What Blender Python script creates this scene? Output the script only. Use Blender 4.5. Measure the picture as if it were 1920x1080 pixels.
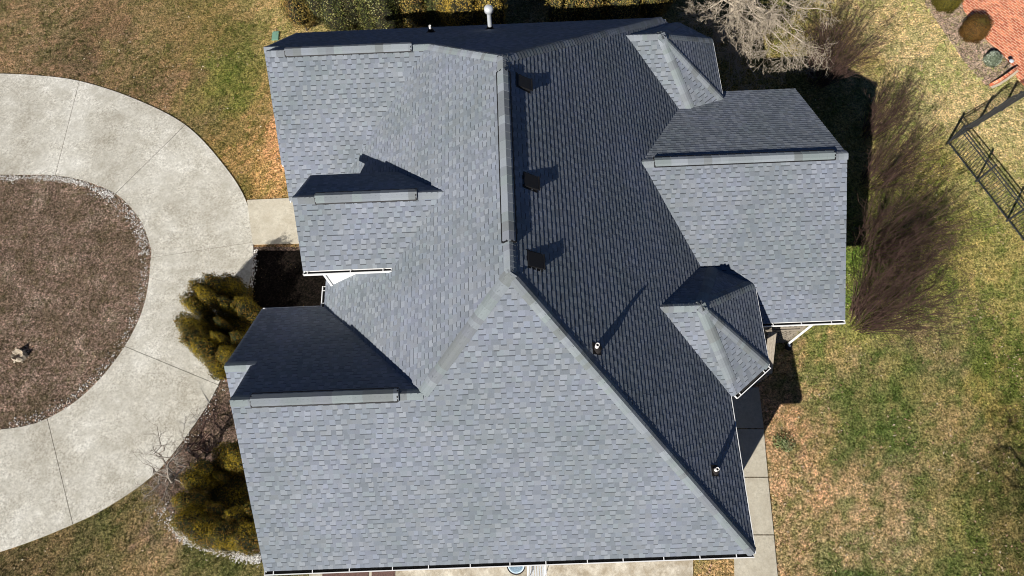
import bpy, bmesh, math, random
import numpy as np
from mathutils import Vector, Matrix, Euler
random.seed(7); rng = np.random.default_rng(7)
for o in list(bpy.data.objects): bpy.data.objects.remove(o)
scene = bpy.context.scene
COL = scene.collection

# ------------------------------------------------------------------ camera, sky, sun, exposure
K = 0.947            # survey unit of the roof plan -> metres
GZ = 4.4             # eave height above the ground, survey units
F_PX = 1248.344
CAM_E = Euler((0.376, 0.021, -0.034), 'XYZ')
CAM_P = Vector((0.139, -6.29, 20.576 + GZ)) * K
cam = bpy.data.cameras.new('camera'); cam_o = bpy.data.objects.new('camera', cam); COL.objects.link(cam_o)
cam_o.location = CAM_P; cam_o.rotation_euler = CAM_E
cam.sensor_width = 36; cam.lens = F_PX / 1920 * 36; cam.clip_start = 0.1; cam.clip_end = 2000
scene.camera = cam_o
SUN_AZ, SUN_EL = math.radians(37.5), math.radians(33.5)      # azimuth the light travels towards, from +Y to +X
world = bpy.data.worlds.new("World"); scene.world = world; world.use_nodes = True
wn = world.node_tree; bg = wn.nodes['Background']
sky = wn.nodes.new('ShaderNodeTexSky'); sky.sky_type = 'NISHITA'; sky.sun_disc = False
sky.sun_elevation = SUN_EL; sky.sun_rotation = SUN_AZ + math.pi
sky.air_density = 0.4; sky.dust_density = 0.0; sky.ozone_density = 8.0
wn.links.new(sky.outputs[0], bg.inputs['Color']); bg.inputs['Strength'].default_value = 0.05
sun = bpy.data.lights.new('sun', 'SUN'); sun.energy = 5.0; sun.angle = math.radians(0.5); sun.color = (1.0, 0.96, 0.9)
sun_o = bpy.data.objects.new('sun', sun); COL.objects.link(sun_o)
LD = Vector((math.sin(SUN_AZ)*math.cos(SUN_EL), math.cos(SUN_AZ)*math.cos(SUN_EL), -math.sin(SUN_EL)))
sun_o.rotation_euler = LD.to_track_quat('-Z', 'Y').to_euler(); sun_o.location = (0, 0, 30)
scene.view_settings.view_transform = 'Standard'; scene.view_settings.look = 'None'
scene.view_settings.exposure = 0.5; scene.view_settings.gamma = 1.0
scene.cycles.filter_width = 1.0

# ------------------------------------------------------------------ helpers
CR = CAM_E.to_matrix()
def U(x, y, z=0.0): return Vector((x*K, y*K, (z + GZ)*K))
def at(u, v, z=0.0):
    """real position (metres) of the photograph's pixel u, v on the level z metres above the ground"""
    r = CR @ Vector(((u-960)/F_PX, (540-v)/F_PX, -1)); t = (z - CAM_P.z)/r.z
    return CAM_P + r*t
def px(P):
    d = CR.transposed() @ (Vector(P) - CAM_P); return (960 + F_PX*d.x/-d.z, 540 - F_PX*d.y/-d.z)
def lin(c):
    return tuple((x/255/12.92 if x/255 <= 0.04045 else ((x/255+0.055)/1.055)**2.4) for x in c)
def tag(o, label=None, cat=None, group=None, kind=None):
    if label: o['label'] = label
    if cat: o['category'] = cat
    if group: o['group'] = group
    if kind: o['kind'] = kind
    return o
def empty(name, loc=(0, 0, 0), **kw):
    o = bpy.data.objects.new(name, None); COL.objects.link(o); o.location = loc; o.empty_display_size = .3
    return tag(o, **kw)
class MB:
    def __init__(s): s.v = []; s.f = []; s.m = []; s.c = []; s.haveC = False
    def add(s, vs, fs, m=0, c=None):
        b = len(s.v); s.v += [tuple(x) for x in vs]
        for f in fs: s.f.append(tuple(b+i for i in f)); s.m.append(m); s.c.append(c or (1, 1, 1, 1))
        if c: s.haveC = True
        return s
    def box(s, lo, hi, m=0, c=None):
        x0, y0, z0 = lo; x1, y1, z1 = hi
        v = [(x0,y0,z0),(x1,y0,z0),(x1,y1,z0),(x0,y1,z0),(x0,y0,z1),(x1,y0,z1),(x1,y1,z1),(x0,y1,z1)]
        return s.add(v, [(0,3,2,1),(4,5,6,7),(0,1,5,4),(1,2,6,5),(2,3,7,6),(3,0,4,7)], m, c)
    def bar(s, a, b, w, h, m=0, up=(0,0,1), c=None):
        a = Vector(a); b = Vector(b); d = (b-a).normalized(); up = Vector(up)
        if abs(d.dot(up)) > .98: up = Vector((1,0,0))
        sx = d.cross(up).normalized()*w/2; sz = sx.cross(d).normalized()*h/2
        v = [p+i*sx+j*sz for p in (a, b) for i, j in ((-1,-1),(1,-1),(1,1),(-1,1))]
        return s.add(v, [(0,1,2,3),(7,6,5,4),(0,4,5,1),(1,5,6,2),(2,6,7,3),(3,7,4,0)], m, c)
    def tube(s, pts, rad, n=6, m=0, cap=True, c=None):
        pts = [Vector(p) for p in pts]
        if not hasattr(rad, '__len__'): rad = [rad]*len(pts)
        vs = []; prev = None
        for i, p in enumerate(pts):
            d = (pts[min(i+1, len(pts)-1)] - pts[max(i-1, 0)]).normalized()
            x = d.cross(Vector((0, 0, 1)) if abs(d.z) < .9 else Vector((1, 0, 0))).normalized()
            if prev is not None and (prev - d*prev.dot(d)).length > .05: x = (prev - d*prev.dot(d)).normalized()
            prev = x; y = d.cross(x)
            for k in range(n):
                a = 2*math.pi*k/n; vs.append(p + rad[i]*(math.cos(a)*x + math.sin(a)*y))
        fs = [(i*n+k, i*n+(k+1) % n, (i+1)*n+(k+1) % n, (i+1)*n+k) for i in range(len(pts)-1) for k in range(n)]
        if cap: fs += [tuple(reversed(range(n))), tuple(range((len(pts)-1)*n, len(pts)*n))]
        return s.add(vs, fs, m, c)
    def prism(s, poly, ext, m=0, c=None):
        n = len(poly); ext = Vector(ext); v = [Vector(p) for p in poly] + [Vector(p)+ext for p in poly]
        return s.add(v, [tuple(reversed(range(n))), tuple(range(n, 2*n))] + [(i, (i+1) % n, n+(i+1) % n, n+i) for i in range(n)], m, c)
    def build(s, name, mats, parent=None, smooth=False, fix=True):
        me = bpy.data.meshes.new(name); me.from_pydata(s.v, [], s.f)
        for m in (mats if isinstance(mats, (list, tuple)) else [mats]): me.materials.append(m)
        me.polygons.foreach_set('material_index', s.m)
        if s.haveC:
            a = me.attributes.new('tint', 'FLOAT_COLOR', 'FACE'); a.data.foreach_set('color', np.array(s.c, 'f').ravel())
        if fix:
            bm = bmesh.new(); bm.from_mesh(me); bmesh.ops.recalc_face_normals(bm, faces=bm.faces); bm.to_mesh(me); bm.free()
        if smooth: me.polygons.foreach_set('use_smooth', [True]*len(me.polygons))
        me.update(); o = bpy.data.objects.new(name, me); COL.objects.link(o)
        if parent: o.parent = parent; o.matrix_parent_inverse = Matrix.Translation(parent.location).inverted()
        return o
def fast_mesh(name, V, Fc, mat, parent=None, tint=None):
    """V (n,3), Fc (m,k) arrays -> mesh"""
    me = bpy.data.meshes.new(name); n, k = Fc.shape
    me.vertices.add(len(V)); me.vertices.foreach_set('co', V.astype('f').ravel())
    me.loops.add(n*k); me.loops.foreach_set('vertex_index', Fc.astype('i').ravel())
    me.polygons.add(n); me.polygons.foreach_set('loop_start', np.arange(0, n*k, k, dtype='i'))
    if tint is not None:
        a = me.attributes.new('tint', 'FLOAT_COLOR', 'FACE'); a.data.foreach_set('color', np.c_[tint, np.ones(len(tint))].astype('f').ravel())
    me.materials.append(mat); me.update(calc_edges=True); me.validate()
    o = bpy.data.objects.new(name, me); COL.objects.link(o)
    if parent: o.parent = parent; o.matrix_parent_inverse = Matrix.Translation(parent.location).inverted()
    return o

# ------------------------------------------------------------------ materials
def mat(name, col=(.5, .5, .5), rough=.85, metal=0., spec=.3):
    m = bpy.data.materials.new(name); m.use_nodes = True; b = m.node_tree.nodes['Principled BSDF']
    b.inputs['Base Color'].default_value = (*col, 1); b.inputs['Roughness'].default_value = rough
    b.inputs['Metallic'].default_value = metal; b.inputs['Specular IOR Level'].default_value = spec
    return m, m.node_tree, b
def N(t, typ, **kw):
    n = t.nodes.new(typ)
    for k, v in kw.items():
        if k in n.inputs: n.inputs[k].default_value = v
        else: setattr(n, k, v)
    return n
def noise(t, scale, detail=4, rough=.6, co=None):
    n = N(t, 'ShaderNodeTexNoise', Scale=scale, Detail=detail, Roughness=rough)
    if co: t.links.new(co, n.inputs['Vector'])
    return n
def ramp(t, src, stops):
    r = t.nodes.new('ShaderNodeValToRGB'); e = r.color_ramp.elements
    while len(e) < len(stops): e.new(.5)
    for x, (p, c) in zip(e, stops): x.position = p; x.color = (*c, 1) if len(c) == 3 else c
    t.links.new(src, r.inputs[0]); return r
def mixc(t, a, b, fac, typ='MIX'):
    n = t.nodes.new('ShaderNodeMix'); n.data_type = 'RGBA'; n.blend_type = typ
    for i, x in ((6, a), (7, b)):
        if isinstance(x, (tuple, list)): n.inputs[i].default_value = (*x[:3], 1)
        else: t.links.new(x, n.inputs[i])
    if isinstance(fac, (int, float)): n.inputs[0].default_value = fac
    else: t.links.new(fac, n.inputs[0])
    return n.outputs[2]
def bump(t, b, src, strength, dist):
    n = N(t, 'ShaderNodeBump', Strength=strength, Distance=dist); t.links.new(src, n.inputs['Height']); t.links.new(n.outputs[0], b.inputs['Normal']); return n
def co(t): return t.nodes.new('ShaderNodeTexCoord').outputs['Object']
def attr_mat(name, rough=.9, nscale=60, lo=.75, hi=1.25, big=None, bumpd=0., nsc2=None, spec=.2):
    m, t, b = mat(name, rough=rough, spec=spec); c = co(t)
    a = N(t, 'ShaderNodeAttribute', attribute_name='tint')
    n = noise(t, nscale, 3, .7, c); r = ramp(t, n.outputs[0], [(.3, (lo,)*3), (.7, (hi,)*3)])
    out = mixc(t, a.outputs['Color'], r.outputs[0], 1.0, 'MULTIPLY')
    if big:
        n2 = noise(t, big[0], 3, .6, c); r2 = ramp(t, n2.outputs[0], [(.32, (big[1]*.99, big[1]*1.015, big[1]*.99)), (.5, (1, 1, 1)), (.68, (big[2]*.99, big[2]*.985, big[2]*1.035))])
        out = mixc(t, out, r2.outputs[0], 1.0, 'MULTIPLY')
    t.links.new(out, b.inputs['Base Color'])
    if bumpd: bump(t, b, n.outputs[0], .6, bumpd)
    return m
M = {}
M['shingle'] = attr_mat('asphalt_shingle', .95, 170, .72, 1.28, (0.55, .93, 1.07), .002)
M['cap'] = attr_mat('asphalt_cap_shingle', .95, 170, .75, 1.25, (1.2, .95, 1.05), .002)
m, t, b = mat('white_painted_metal', (.78, .78, .77), .45); n = noise(t, 6, 4); r = ramp(t, n.outputs[0], [(.35, (.70, .70, .68)), (.6, (.8, .8, .79))]); t.links.new(r.outputs[0], b.inputs['Base Color']); M['white'] = m
m, t, b = mat('gutter_dark_fill', (.018, .017, .016), .95); M['gutter_in'] = m  # near-black fill along the bottom of the gutter trough
m, t, b = mat('dark_vent_metal', (.009, .0085, .009), .6, .0); M['dark'] = m
m, t, b = mat('dark_deck_underlay', (.03, .03, .032), .95); M['deck'] = m
m, t, b = mat('rubber_boot', (.02, .017, .016), .8); M['rubber'] = m
m, t, b = mat('galvanised_steel', (.62, .65, .68), .4, .35); M['galv'] = m
m, t, b = mat('white_pvc', (.85, .83, .8), .4); M['pvc'] = m
# lap siding
m, t, b = mat('white_lap_siding', (.82, .82, .82), .6); c = co(t)
sx = t.nodes.new('ShaderNodeSeparateXYZ'); t.links.new(c, sx.inputs[0])
ma = N(t, 'ShaderNodeMath', operation='FRACT'); mm = N(t, 'ShaderNodeMath', operation='MULTIPLY'); mm.inputs[1].default_value = 7.0
t.links.new(sx.outputs[2], mm.inputs[0]); t.links.new(mm.outputs[0], ma.inputs[0]); bump(t, b, ma.outputs[0], .5, .01)
n = noise(t, 3, 4, .6, c); r = ramp(t, n.outputs[0], [(.35, (.76, .76, .75)), (.65, (.84, .84, .84))]); t.links.new(r.outputs[0], b.inputs['Base Color']); M['siding'] = m
# wood
m, t, b = mat('weathered_wood', (.3, .25, .19), .85); c = co(t)
mp = N(t, 'ShaderNodeMapping'); mp.inputs['Scale'].default_value = (30, 3, 3); t.links.new(c, mp.inputs[0])
n = noise(t, 3, 5, .7, mp.outputs[0]); r = ramp(t, n.outputs[0], [(.3, (.16, .13, .10)), (.7, (.42, .37, .29))]); t.links.new(r.outputs[0], b.inputs['Base Color']); bump(t, b, n.outputs[0], .5, .004); M['wood'] = m
# concrete
def concrete(name, stops, blot, agg=.5, scale=38):
    m, t, b = mat(name, rough=.9); c = co(t)
    n1 = noise(t, .45, 6, .62, c); r1 = ramp(t, n1.outputs[0], stops)
    n2 = noise(t, 2.2, 7, .7, c); r2 = ramp(t, n2.outputs[0], [(.38, blot), (.62, (1.05, 1.05, 1.05))])
    x = mixc(t, r1.outputs[0], r2.outputs[0], 1.0, 'MULTIPLY')
    v = N(t, 'ShaderNodeTexVoronoi', Scale=scale); t.links.new(c, v.inputs['Vector'])
    n3 = noise(t, scale*.36, 5, .85, c); n4 = noise(t, 1.1, 4, .6, c)
    r3 = ramp(t, n3.outputs[0], [(.38, (.50, .48, .45)), (.50, (.95, .94, .92)), (.62, (1.30, 1.29, 1.27))])
    r4 = ramp(t, n4.outputs[0], [(.38, (agg*.45,)*3), (.58, (agg,)*3)])
    x = mixc(t, x, mixc(t, x, r3.outputs[0], 1.0, 'MULTIPLY'), r4.outputs[0])
    rv = ramp(t, v.outputs['Distance'], [(.0, (1.08,)*3), (.5, (.9,)*3)])
    x = mixc(t, x, rv.outputs[0], .7, 'MULTIPLY')
    t.links.new(x, b.inputs['Base Color']); bump(t, b, n3.outputs[0], .35, .006); return m
M['drive'] = concrete('driveway_concrete', [(.34, (.45, .425, .36)), (.5, (.56, .54, .475)), (.64, (.66, .645, .585))], (.86, .85, .82), .85, 36)
M['walk'] = concrete('sidewalk_concrete', [(.3, (.46, .42, .33)), (.7, (.56, .52, .42))], (.9, .88, .85), .4, 30)
M['apron'] = concrete('apron_concrete', [(.3, (.42, .38, .31)), (.7, (.58, .54, .45))], (.62, .57, .5), .5, 26)
# lawn
def soil(name, base_attr=None, stops=None, g=1.0, speck=.0):
    m, t, b = mat(name, rough=1., spec=.05); c = co(t)
    if base_attr: src = N(t, 'ShaderNodeAttribute', attribute_name=base_attr).outputs['Color']
    else: n0 = noise(t, .9, 5, .6, c); src = ramp(t, n0.outputs[0], stops).outputs[0]
    n1 = noise(t, 3.2, 6, .68, c); r1 = ramp(t, n1.outputs[0], [(.36, (.62, .68, .52)), (.5, (1, 1, 1)), (.62, (1.35, 1.27, 1.3))])
    n5 = noise(t, 6.5, 5, .75, c); r5 = ramp(t, n5.outputs[0], [(.40, (.55, .57, .48)), (.5, (1, 1, 1)), (.60, (1.42, 1.38, 1.4))])
    x = mixc(t, mixc(t, src, r1.outputs[0], g, 'MULTIPLY'), r5.outputs[0], 1.0, 'MULTIPLY')
    n2 = noise(t, 13, 6, .85, c); r2 = ramp(t, n2.outputs[0], [(.36, (.28, .29, .26)), (.5, (.9, .9, .9)), (.62, (1.85, 1.8, 1.75))])
    x = mixc(t, x, r2.outputs[0], 1.0, 'MULTIPLY')
    n3 = noise(t, 75, 2, .7, c); r3 = ramp(t, n3.outputs[0], [(.35, (.5, .5, .5)), (.65, (1.5, 1.5, 1.5))])
    x = mixc(t, x, r3.outputs[0], 1.0, 'MULTIPLY')
    t.links.new(x, b.inputs['Base Color']); bump(t, b, n2.outputs[0], .9, .03); return m
M['lawn'] = soil('lawn_turf', 'tint')
M['mulch'] = soil('dry_bed_mulch', None, [(.34, (.17, .135, .09)), (.5, (.27, .20, .155)), (.66, (.38, .30, .235))], 1.0)
M['mulch2'] = soil('garden_soil', None, [(.3, (.075, .052, .04)), (.7, (.17, .122, .092))], .8)
def leafmat(name, rough=.7):
    m, t, b = mat(name, rough=rough, spec=.2); a = N(t, 'ShaderNodeAttribute', attribute_name='tint')
    t.links.new(a.outputs['Color'], b.inputs['Base Color'])
    tr = t.nodes.new('ShaderNodeBsdfTranslucent'); t.links.new(a.outputs['Color'], tr.inputs[0]); mx = t.nodes.new('ShaderNodeMixShader'); mx.inputs[0].default_value = .03
    t.links.new(b.outputs[0], mx.inputs[1]); t.links.new(tr.outputs[0], mx.inputs[2]); t.links.new(mx.outputs[0], t.nodes['Material Output'].inputs[0]); return m
M['leaf'] = leafmat('foliage'); M['blade'] = leafmat('grass_blade', .9)
def bark(name, a, bb, sc=14):
    m, t, b = mat(name, rough=.9); n = noise(t, sc, 5, .7, co(t)); r = ramp(t, n.outputs[0], [(.35, a), (.65, bb)]); t.links.new(r.outputs[0], b.inputs['Base Color']); bump(t, b, n.outputs[0], .4, .01); return m
M['bark_pale'] = bark('pale_bark', (.26, .21, .15), (.50, .43, .33)); M['bark_red'] = bark('reddish_twig', (.030, .017, .013), (.10, .056, .042)); M['bark_grey'] = bark('grey_twig', (.18, .15, .12), (.38, .34, .29)); M['bark_dark'] = bark('dark_bark', (.05, .04, .03), (.12, .1, .075))
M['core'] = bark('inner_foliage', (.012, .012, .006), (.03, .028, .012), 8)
m, t, b = mat('stone', rough=.8); a = N(t, 'ShaderNodeAttribute', attribute_name='tint'); t.links.new(a.outputs['Color'], b.inputs['Base Color']); M['stone'] = m
m, t, b = mat('fence_metal', (.06, .065, .075), .38, .5); M['fence'] = m
m, t, b = mat('joint_filler', (.10, .095, .08), 1.); M['joint'] = m
# ------------------------------------------------------------------ ground, lawn colours, paving
ZPTS = [(30,30,138,118,88),(100,60,138,118,90),(180,60,122,102,77),(150,110,118,98,78),(270,60,138,121,85),(330,60,133,115,78),(400,60,128,115,70),(450,40,142,124,82),(430,110,122,122,66),(420,160,114,118,58),(460,200,120,122,62),(340,130,128,108,76),(300,170,135,112,85),(380,230,120,108,72),(510,30,168,148,100),(500,200,160,130,90),(522,280,194,148,104),(440,240,130,112,70),(490,330,180,145,94),(450,350,112,100,56),(518,235,198,150,106),
 (60,1050,110,96,66),(200,1000,100,98,60),(260,1000,120,106,72),(300,1040,152,132,97),(400,1060,104,102,62),(180,1060,122,108,77),(340,960,128,106,92),(380,800,112,90,78),(500,490,135,110,80),(480,560,100,85,65),(30,1070,95,85,60),(-100,60,130,110,82),(-100,1070,110,100,66),
 (1640,20,188,168,110),(1700,100,192,172,118),(1760,180,190,172,116),(1480,60,132,124,62),(1450,120,142,132,66),(1400,20,130,118,66),(1560,100,152,134,68),(1820,330,176,162,98),(1900,280,182,168,108),(1750,330,165,152,70),(1790,420,140,142,60),(1850,500,150,142,72),(1640,480,116,142,40),(1600,560,118,142,44),(1500,640,168,138,92),(1560,620,124,136,58),(1600,700,130,126,74),(1540,700,162,142,97),(1480,800,174,138,98),(1500,900,184,148,108),(1480,1000,184,148,108),(1600,900,145,126,86),(1700,720,110,120,56),(1750,650,130,122,80),(1850,700,130,128,54),(1800,800,140,126,80),(1880,800,142,134,56),(1850,900,122,114,60),(1900,1000,104,98,52),(1700,900,150,132,97),(1700,1000,160,142,102),(1600,1000,170,146,106),(1800,1000,124,126,60),(1650,820,106,120,56),(1580,860,112,120,62),(1750,1060,114,118,60),(1600,1060,98,116,62),(1330,1065,165,135,84),(1700,560,130,140,58),(1750,500,126,136,52),(1850,220,186,170,116),(2050,500,150,140,80),(2050,900,120,120,60),
 (1500,170,120,118,60),(1600,250,140,136,70),(1680,400,120,128,50),(960,-40,140,125,80),(700,-60,150,132,90),(560,40,165,148,98)]
FL = 0.92
zp = np.array([[*at(p[0], p[1])[:2]] for p in ZPTS]); zc = np.array([lin(p[2:]) for p in ZPTS])*FL
zl = zc.mean(1, keepdims=True)*np.array([[1.18, 1.0, .66]])/.947; kk = np.where(zp[:, :1] > 0, .34, .05); zc = zc*(1-kk) + zl*kk
def zone(P):
    d2 = ((P[:, None, :2]-zp[None])**2).sum(2) + .25
    w = 1/d2**1.8; return (w[:, :, None]*zc[None]).sum(1)/w.sum(1)[:, None]
def pnoise(P, sc, seed=0):
    r = np.random.default_rng(seed); out = np.zeros(len(P)); a = 1.
    for o in range(4):
        for k in range(4):
            th = r.uniform(0, 6.28); f = sc*2**o*r.uniform(.7, 1.3); out += a*np.sin(f*(P[:, 0]*math.cos(th)+P[:, 1]*math.sin(th)) + r.uniform(0, 6.28) + 1.5*np.sin(f*.6*(P[:, 1]*math.cos(th)-P[:, 0]*math.sin(th))+r.uniform(0, 6)))
        a *= .6
    return out/4
def cellr(P, s, seed):
    i = np.floor(P[:, 0]/s+1000).astype(np.int64); j = np.floor(P[:, 1]/s+1000).astype(np.int64); h = (i*73856093 ^ j*19349663 ^ seed*83492791) & 0xffffff
    h = (h ^ (h >> 7))*2654435761 & 0xffffffff; return ((h >> 8) & 0xffff)/65535.
def warp(P, a=.45):
    W = P.copy(); W[:, 0] += a*(pnoise(P, 1.6, 11)+.4*pnoise(P, 9, 13)); W[:, 1] += a*(pnoise(P, 1.6, 12)+.4*pnoise(P, 9, 14)); return W
def lawn_col(P):
    C = zone(warp(P, .85)); g = np.tanh(3.6*(pnoise(P, 1.3, 3)*.45+pnoise(P, 4.5, 4)*.6+pnoise(P, 12, 5)*.5))
    wet = np.clip((P[:, 0]-5)/6, 0, 1)*np.clip((9-P[:, 1])/8, 0, 1)
    green = C*np.array([.52, .73, .48]); tan = C*np.array([1.36, 1.22, 1.20])
    k = (.45+.4*wet)[:, None]; gp = np.clip(g, 0, 1)[:, None]*k; gm = np.clip(-g, 0, 1)[:, None]*k
    return C*(1-gp-gm) + green*gp + tan*gm
xs = np.unique(np.r_[[-300, -150, -80, -50, -36], np.arange(-28, 28.1, .22), [36, 50, 80, 150, 300]])
ys = np.unique(np.r_[[-300, -150, -60, -30], np.arange(-12, 22.1, .22), [28, 40, 80, 150, 300]])
gx, gy = np.meshgrid(xs, ys, indexing='ij'); V = np.c_[gx.ravel(), gy.ravel(), np.zeros(gx.size)]
ny = len(ys); I, J = np.meshgrid(np.arange(len(xs)-1), np.arange(ny-1), indexing='ij'); a0 = (I*ny+J).ravel()
Fc = np.c_[a0, a0+ny, a0+ny+1, a0+1]
C = np.concatenate([lawn_col(V[i:i+4000]) for i in range(0, len(V), 4000)])
gr = fast_mesh('ground', V, Fc, M['lawn']); tag(gr, kind='structure')
at_ = gr.data.attributes.new('tint', 'FLOAT_COLOR', 'POINT'); at_.data.foreach_set('color', np.c_[C, np.ones(len(C))].astype('f').ravel())

def smooth_curve(P, n=8):
    P = [Vector(p) for p in P]; out = []
    for i in range(len(P)-1):
        p0, p1, p2, p3 = P[max(i-1, 0)], P[i], P[i+1], P[min(i+2, len(P)-1)]
        for k in range(n):
            t = k/n; out.append(.5*((2*p1)+(-p0+p2)*t+(2*p0-5*p1+4*p2-p3)*t*t+(-p0+3*p1-3*p2+p3)*t**3))
    return out+[P[-1]]
OUT = [(-420,130),(-200,133),(0,139),(75,143),(150,153),(250,185),(348,235),(420,310),(463,380),(475,455),(470,520),(440,640),(410,722),(370,790),(300,880),(220,940),(138,983),(0,1035),(-200,1085),(-420,1120)]
INN = [(-420,325),(-200,327),(0,328),(60,328),(105,329),(160,340),(218,364),(262,410),(282,460),(284,484),(272,570),(235,650),(170,730),(90,785),(0,806),(-200,815),(-420,820)]
oc = smooth_curve([at(*p) for p in OUT]); ic = smooth_curve([at(*p) for p in INN])
def cut(curve, p):
    i = min(range(len(curve)), key=lambda k: (curve[k]-p).length); return i
J_ = [((150,153),(105,329)), ((348,235),(218,364)), ((475,458),(284,484)), ((410,722),(235,650)), ((138,983),(90,785))]
ji = [0]+[cut(oc, at(*a)) for a, b in J_]+[len(oc)-1]; jj = [0]+[cut(ic, at(*b)) for a, b in J_]+[len(ic)-1]
def slab(mb, poly, z, th, m=0):
    n = len(poly); v = [(p[0], p[1], z) for p in poly]+[(p[0], p[1], z-th) for p in poly]
    mb.add(v, [tuple(range(n)), tuple(reversed(range(n, 2*n)))]+[(i, n+i, n+(i+1) % n, (i+1) % n) for i in range(n)], m)
def resamp(pts, n):
    L = [0]
    for a, b in zip(pts, pts[1:]): L.append(L[-1]+(b-a).length)
    out = []
    for k in range(n):
        s = L[-1]*k/(n-1); i = max(j for j in range(len(L)-1) if L[j] <= s+1e-9) if s < L[-1] else len(L)-2
        f = (s-L[i])/max(L[i+1]-L[i], 1e-9); out.append(pts[i].lerp(pts[i+1], f))
    return out
mb = MB()
for k in range(len(ji)-1):
    a = resamp(oc[ji[k]:ji[k+1]+1], 24); b = resamp(ic[jj[k]:jj[k+1]+1], 24)
    g = .009
    for s in (a, b):
        L = (s[1]-s[0]).normalized()*g; s[0] = s[0]+L; L = (s[-1]-s[-2]).normalized()*g; s[-1] = s[-1]-L
    V_ = []; rows = 8
    for i in range(24):
        for j in range(rows): p = a[i].lerp(b[i], j/(rows-1)); V_.append((p.x, p.y, .045))
    F_ = [(i*rows+j, i*rows+j+1, (i+1)*rows+j+1, (i+1)*rows+j) for i in range(23) for j in range(rows-1)]
    ring = [i*rows for i in range(24)] + [23*rows+j for j in range(1, rows)] + [i*rows+rows-1 for i in range(22, -1, -1)] + [j for j in range(rows-2, 0, -1)]
    base = len(V_); V_ += [(V_[i][0], V_[i][1], -.05) for i in ring]; n = len(ring)
    F_ += [(ring[i], ring[(i+1) % n], base+(i+1) % n, base+i) for i in range(n)]
    mb.add(V_, F_)
drive = mb.build('driveway', M['drive']); tag(drive, kind='structure')
def sheet(name, poly, z, m, kind='structure', th=.05):
    mb = MB(); slab(mb, poly, z, th); return tag(mb.build(name, m), kind=kind)
jb = [p for p in oc]+[p for p in reversed(ic)]
mbj = MB()
for k in range(1, len(ji)-1):
    a, b = oc[ji[k]], ic[jj[k]]; d = (b-a).normalized(); mbj.bar(a+d*.02+Vector((0,0,.0)), b-d*.02, .06, .05)
tag(mbj.build('driveway_joint_filler', M['joint']), kind='structure')
bedpts = resamp(ic, 60); bed = [p for p in bedpts]
bedmb = MB(); cx = sum((p for p in bed), Vector())/len(bed)
slab(bedmb, [(p.x, p.y) for p in bed], .012, .04); tag(bedmb.build('island_bed', M['mulch']), kind='structure')
# front walk to the door, side walk, apron
def G(u, v): p = at(u, v); return (p.x, p.y)
sheet('front_walk', [G(464,376), G(475,459), G(600,456), G(600,370)], .05, M['walk'])
for q in ([(1345,727),(1422,727),(1431,803),(1350,803)], [(1350,805),(1431,805),(1439,894),(1360,894)], [(1360,896),(1439,896),(1450,1002),(1372,1002)], [(1375,1004),(1450,1004),(1462,1130),(1378,1130)]):
    sheet('side_walk', [G(*p) for p in q], .05, M['walk'])
sheet('apron', [G(585,1000), G(1298,1000), G(1304,1400), G(560,1400)], .03, M['apron'])
sheet('front_bed', [G(475,463), G(471,520), G(462,570), G(441,640), G(411,724), G(372,792), G(302,882), G(275,905), G(300,930), G(330,985), G(375,1018), G(430,1035), G(492,1052), G(560,1052), G(640,900), G(640,463)], .008, M['mulch2'])
M['mulch_shade'] = soil('entry_mulch_shade', None, [(.3, (.005, .004, .003)), (.7, (.012, .009, .007))], .6)  # mulch with the deep shade of the entry recess put into its colour
sheet('entry_shade_bed', [G(482,470), G(478,500), G(474,545), G(470,600), G(640,600), G(660,470)], .014, M['mulch_shade'])
M['mulch3'] = soil('pale_bed_mulch', None, [(.3, (.24, .17, .13)), (.7, (.38, .29, .23))], .6)
sheet('rear_bed', [G(1730,-60), G(1735,10), G(1760,45), G(1790,90), G(1815,125), G(1855,167), G(1907,135), G(1870,90), G(1830,40), G(1812,0), G(1790,-60)], .012, M['mulch3'])
# brick patio of the neighbouring plot
m, t, b = mat('brick_paving', rough=.85); c = co(t)
dv = at(1880, 73)-at(1850, 50); ang = math.atan2(dv.y, dv.x)
mp = N(t, 'ShaderNodeMapping'); mp.inputs['Rotation'].default_value = (0, 0, -ang); t.links.new(c, mp.inputs[0])
bt = N(t, 'ShaderNodeTexBrick', Scale=1.0); bt.inputs['Brick Width'].default_value = .27; bt.inputs['Row Height'].default_value = .125; bt.inputs['Mortar Size'].default_value = .014; bt.inputs['Mortar Smooth'].default_value = .1
bt.inputs['Color1'].default_value = (.42, .085, .04, 1); bt.inputs['Color2'].default_value = (.80, .27, .14, 1); bt.inputs['Mortar'].default_value = (.74, .50, .34, 1); t.links.new(mp.outputs[0], bt.inputs[0])
n = noise(t, 5, 5, .7, c); r = ramp(t, n.outputs[0], [(.35, (.8, .75, .7)), (.65, (1.15, 1.2, 1.2))]); t.links.new(mixc(t, bt.outputs[0], r.outputs[0], 1., 'MULTIPLY'), b.inputs['Base Color']); M['brick'] = m
sheet('brick_patio', [G(1790,-60), G(1803,0), G(1806,18), G(1815,32), G(1852,79), G(1877,98), G(1900,128), G(1908,148), G(1930,172), G(2200,100), G(2100,-200), G(1800,-100)], .03, M['brick'])

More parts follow.
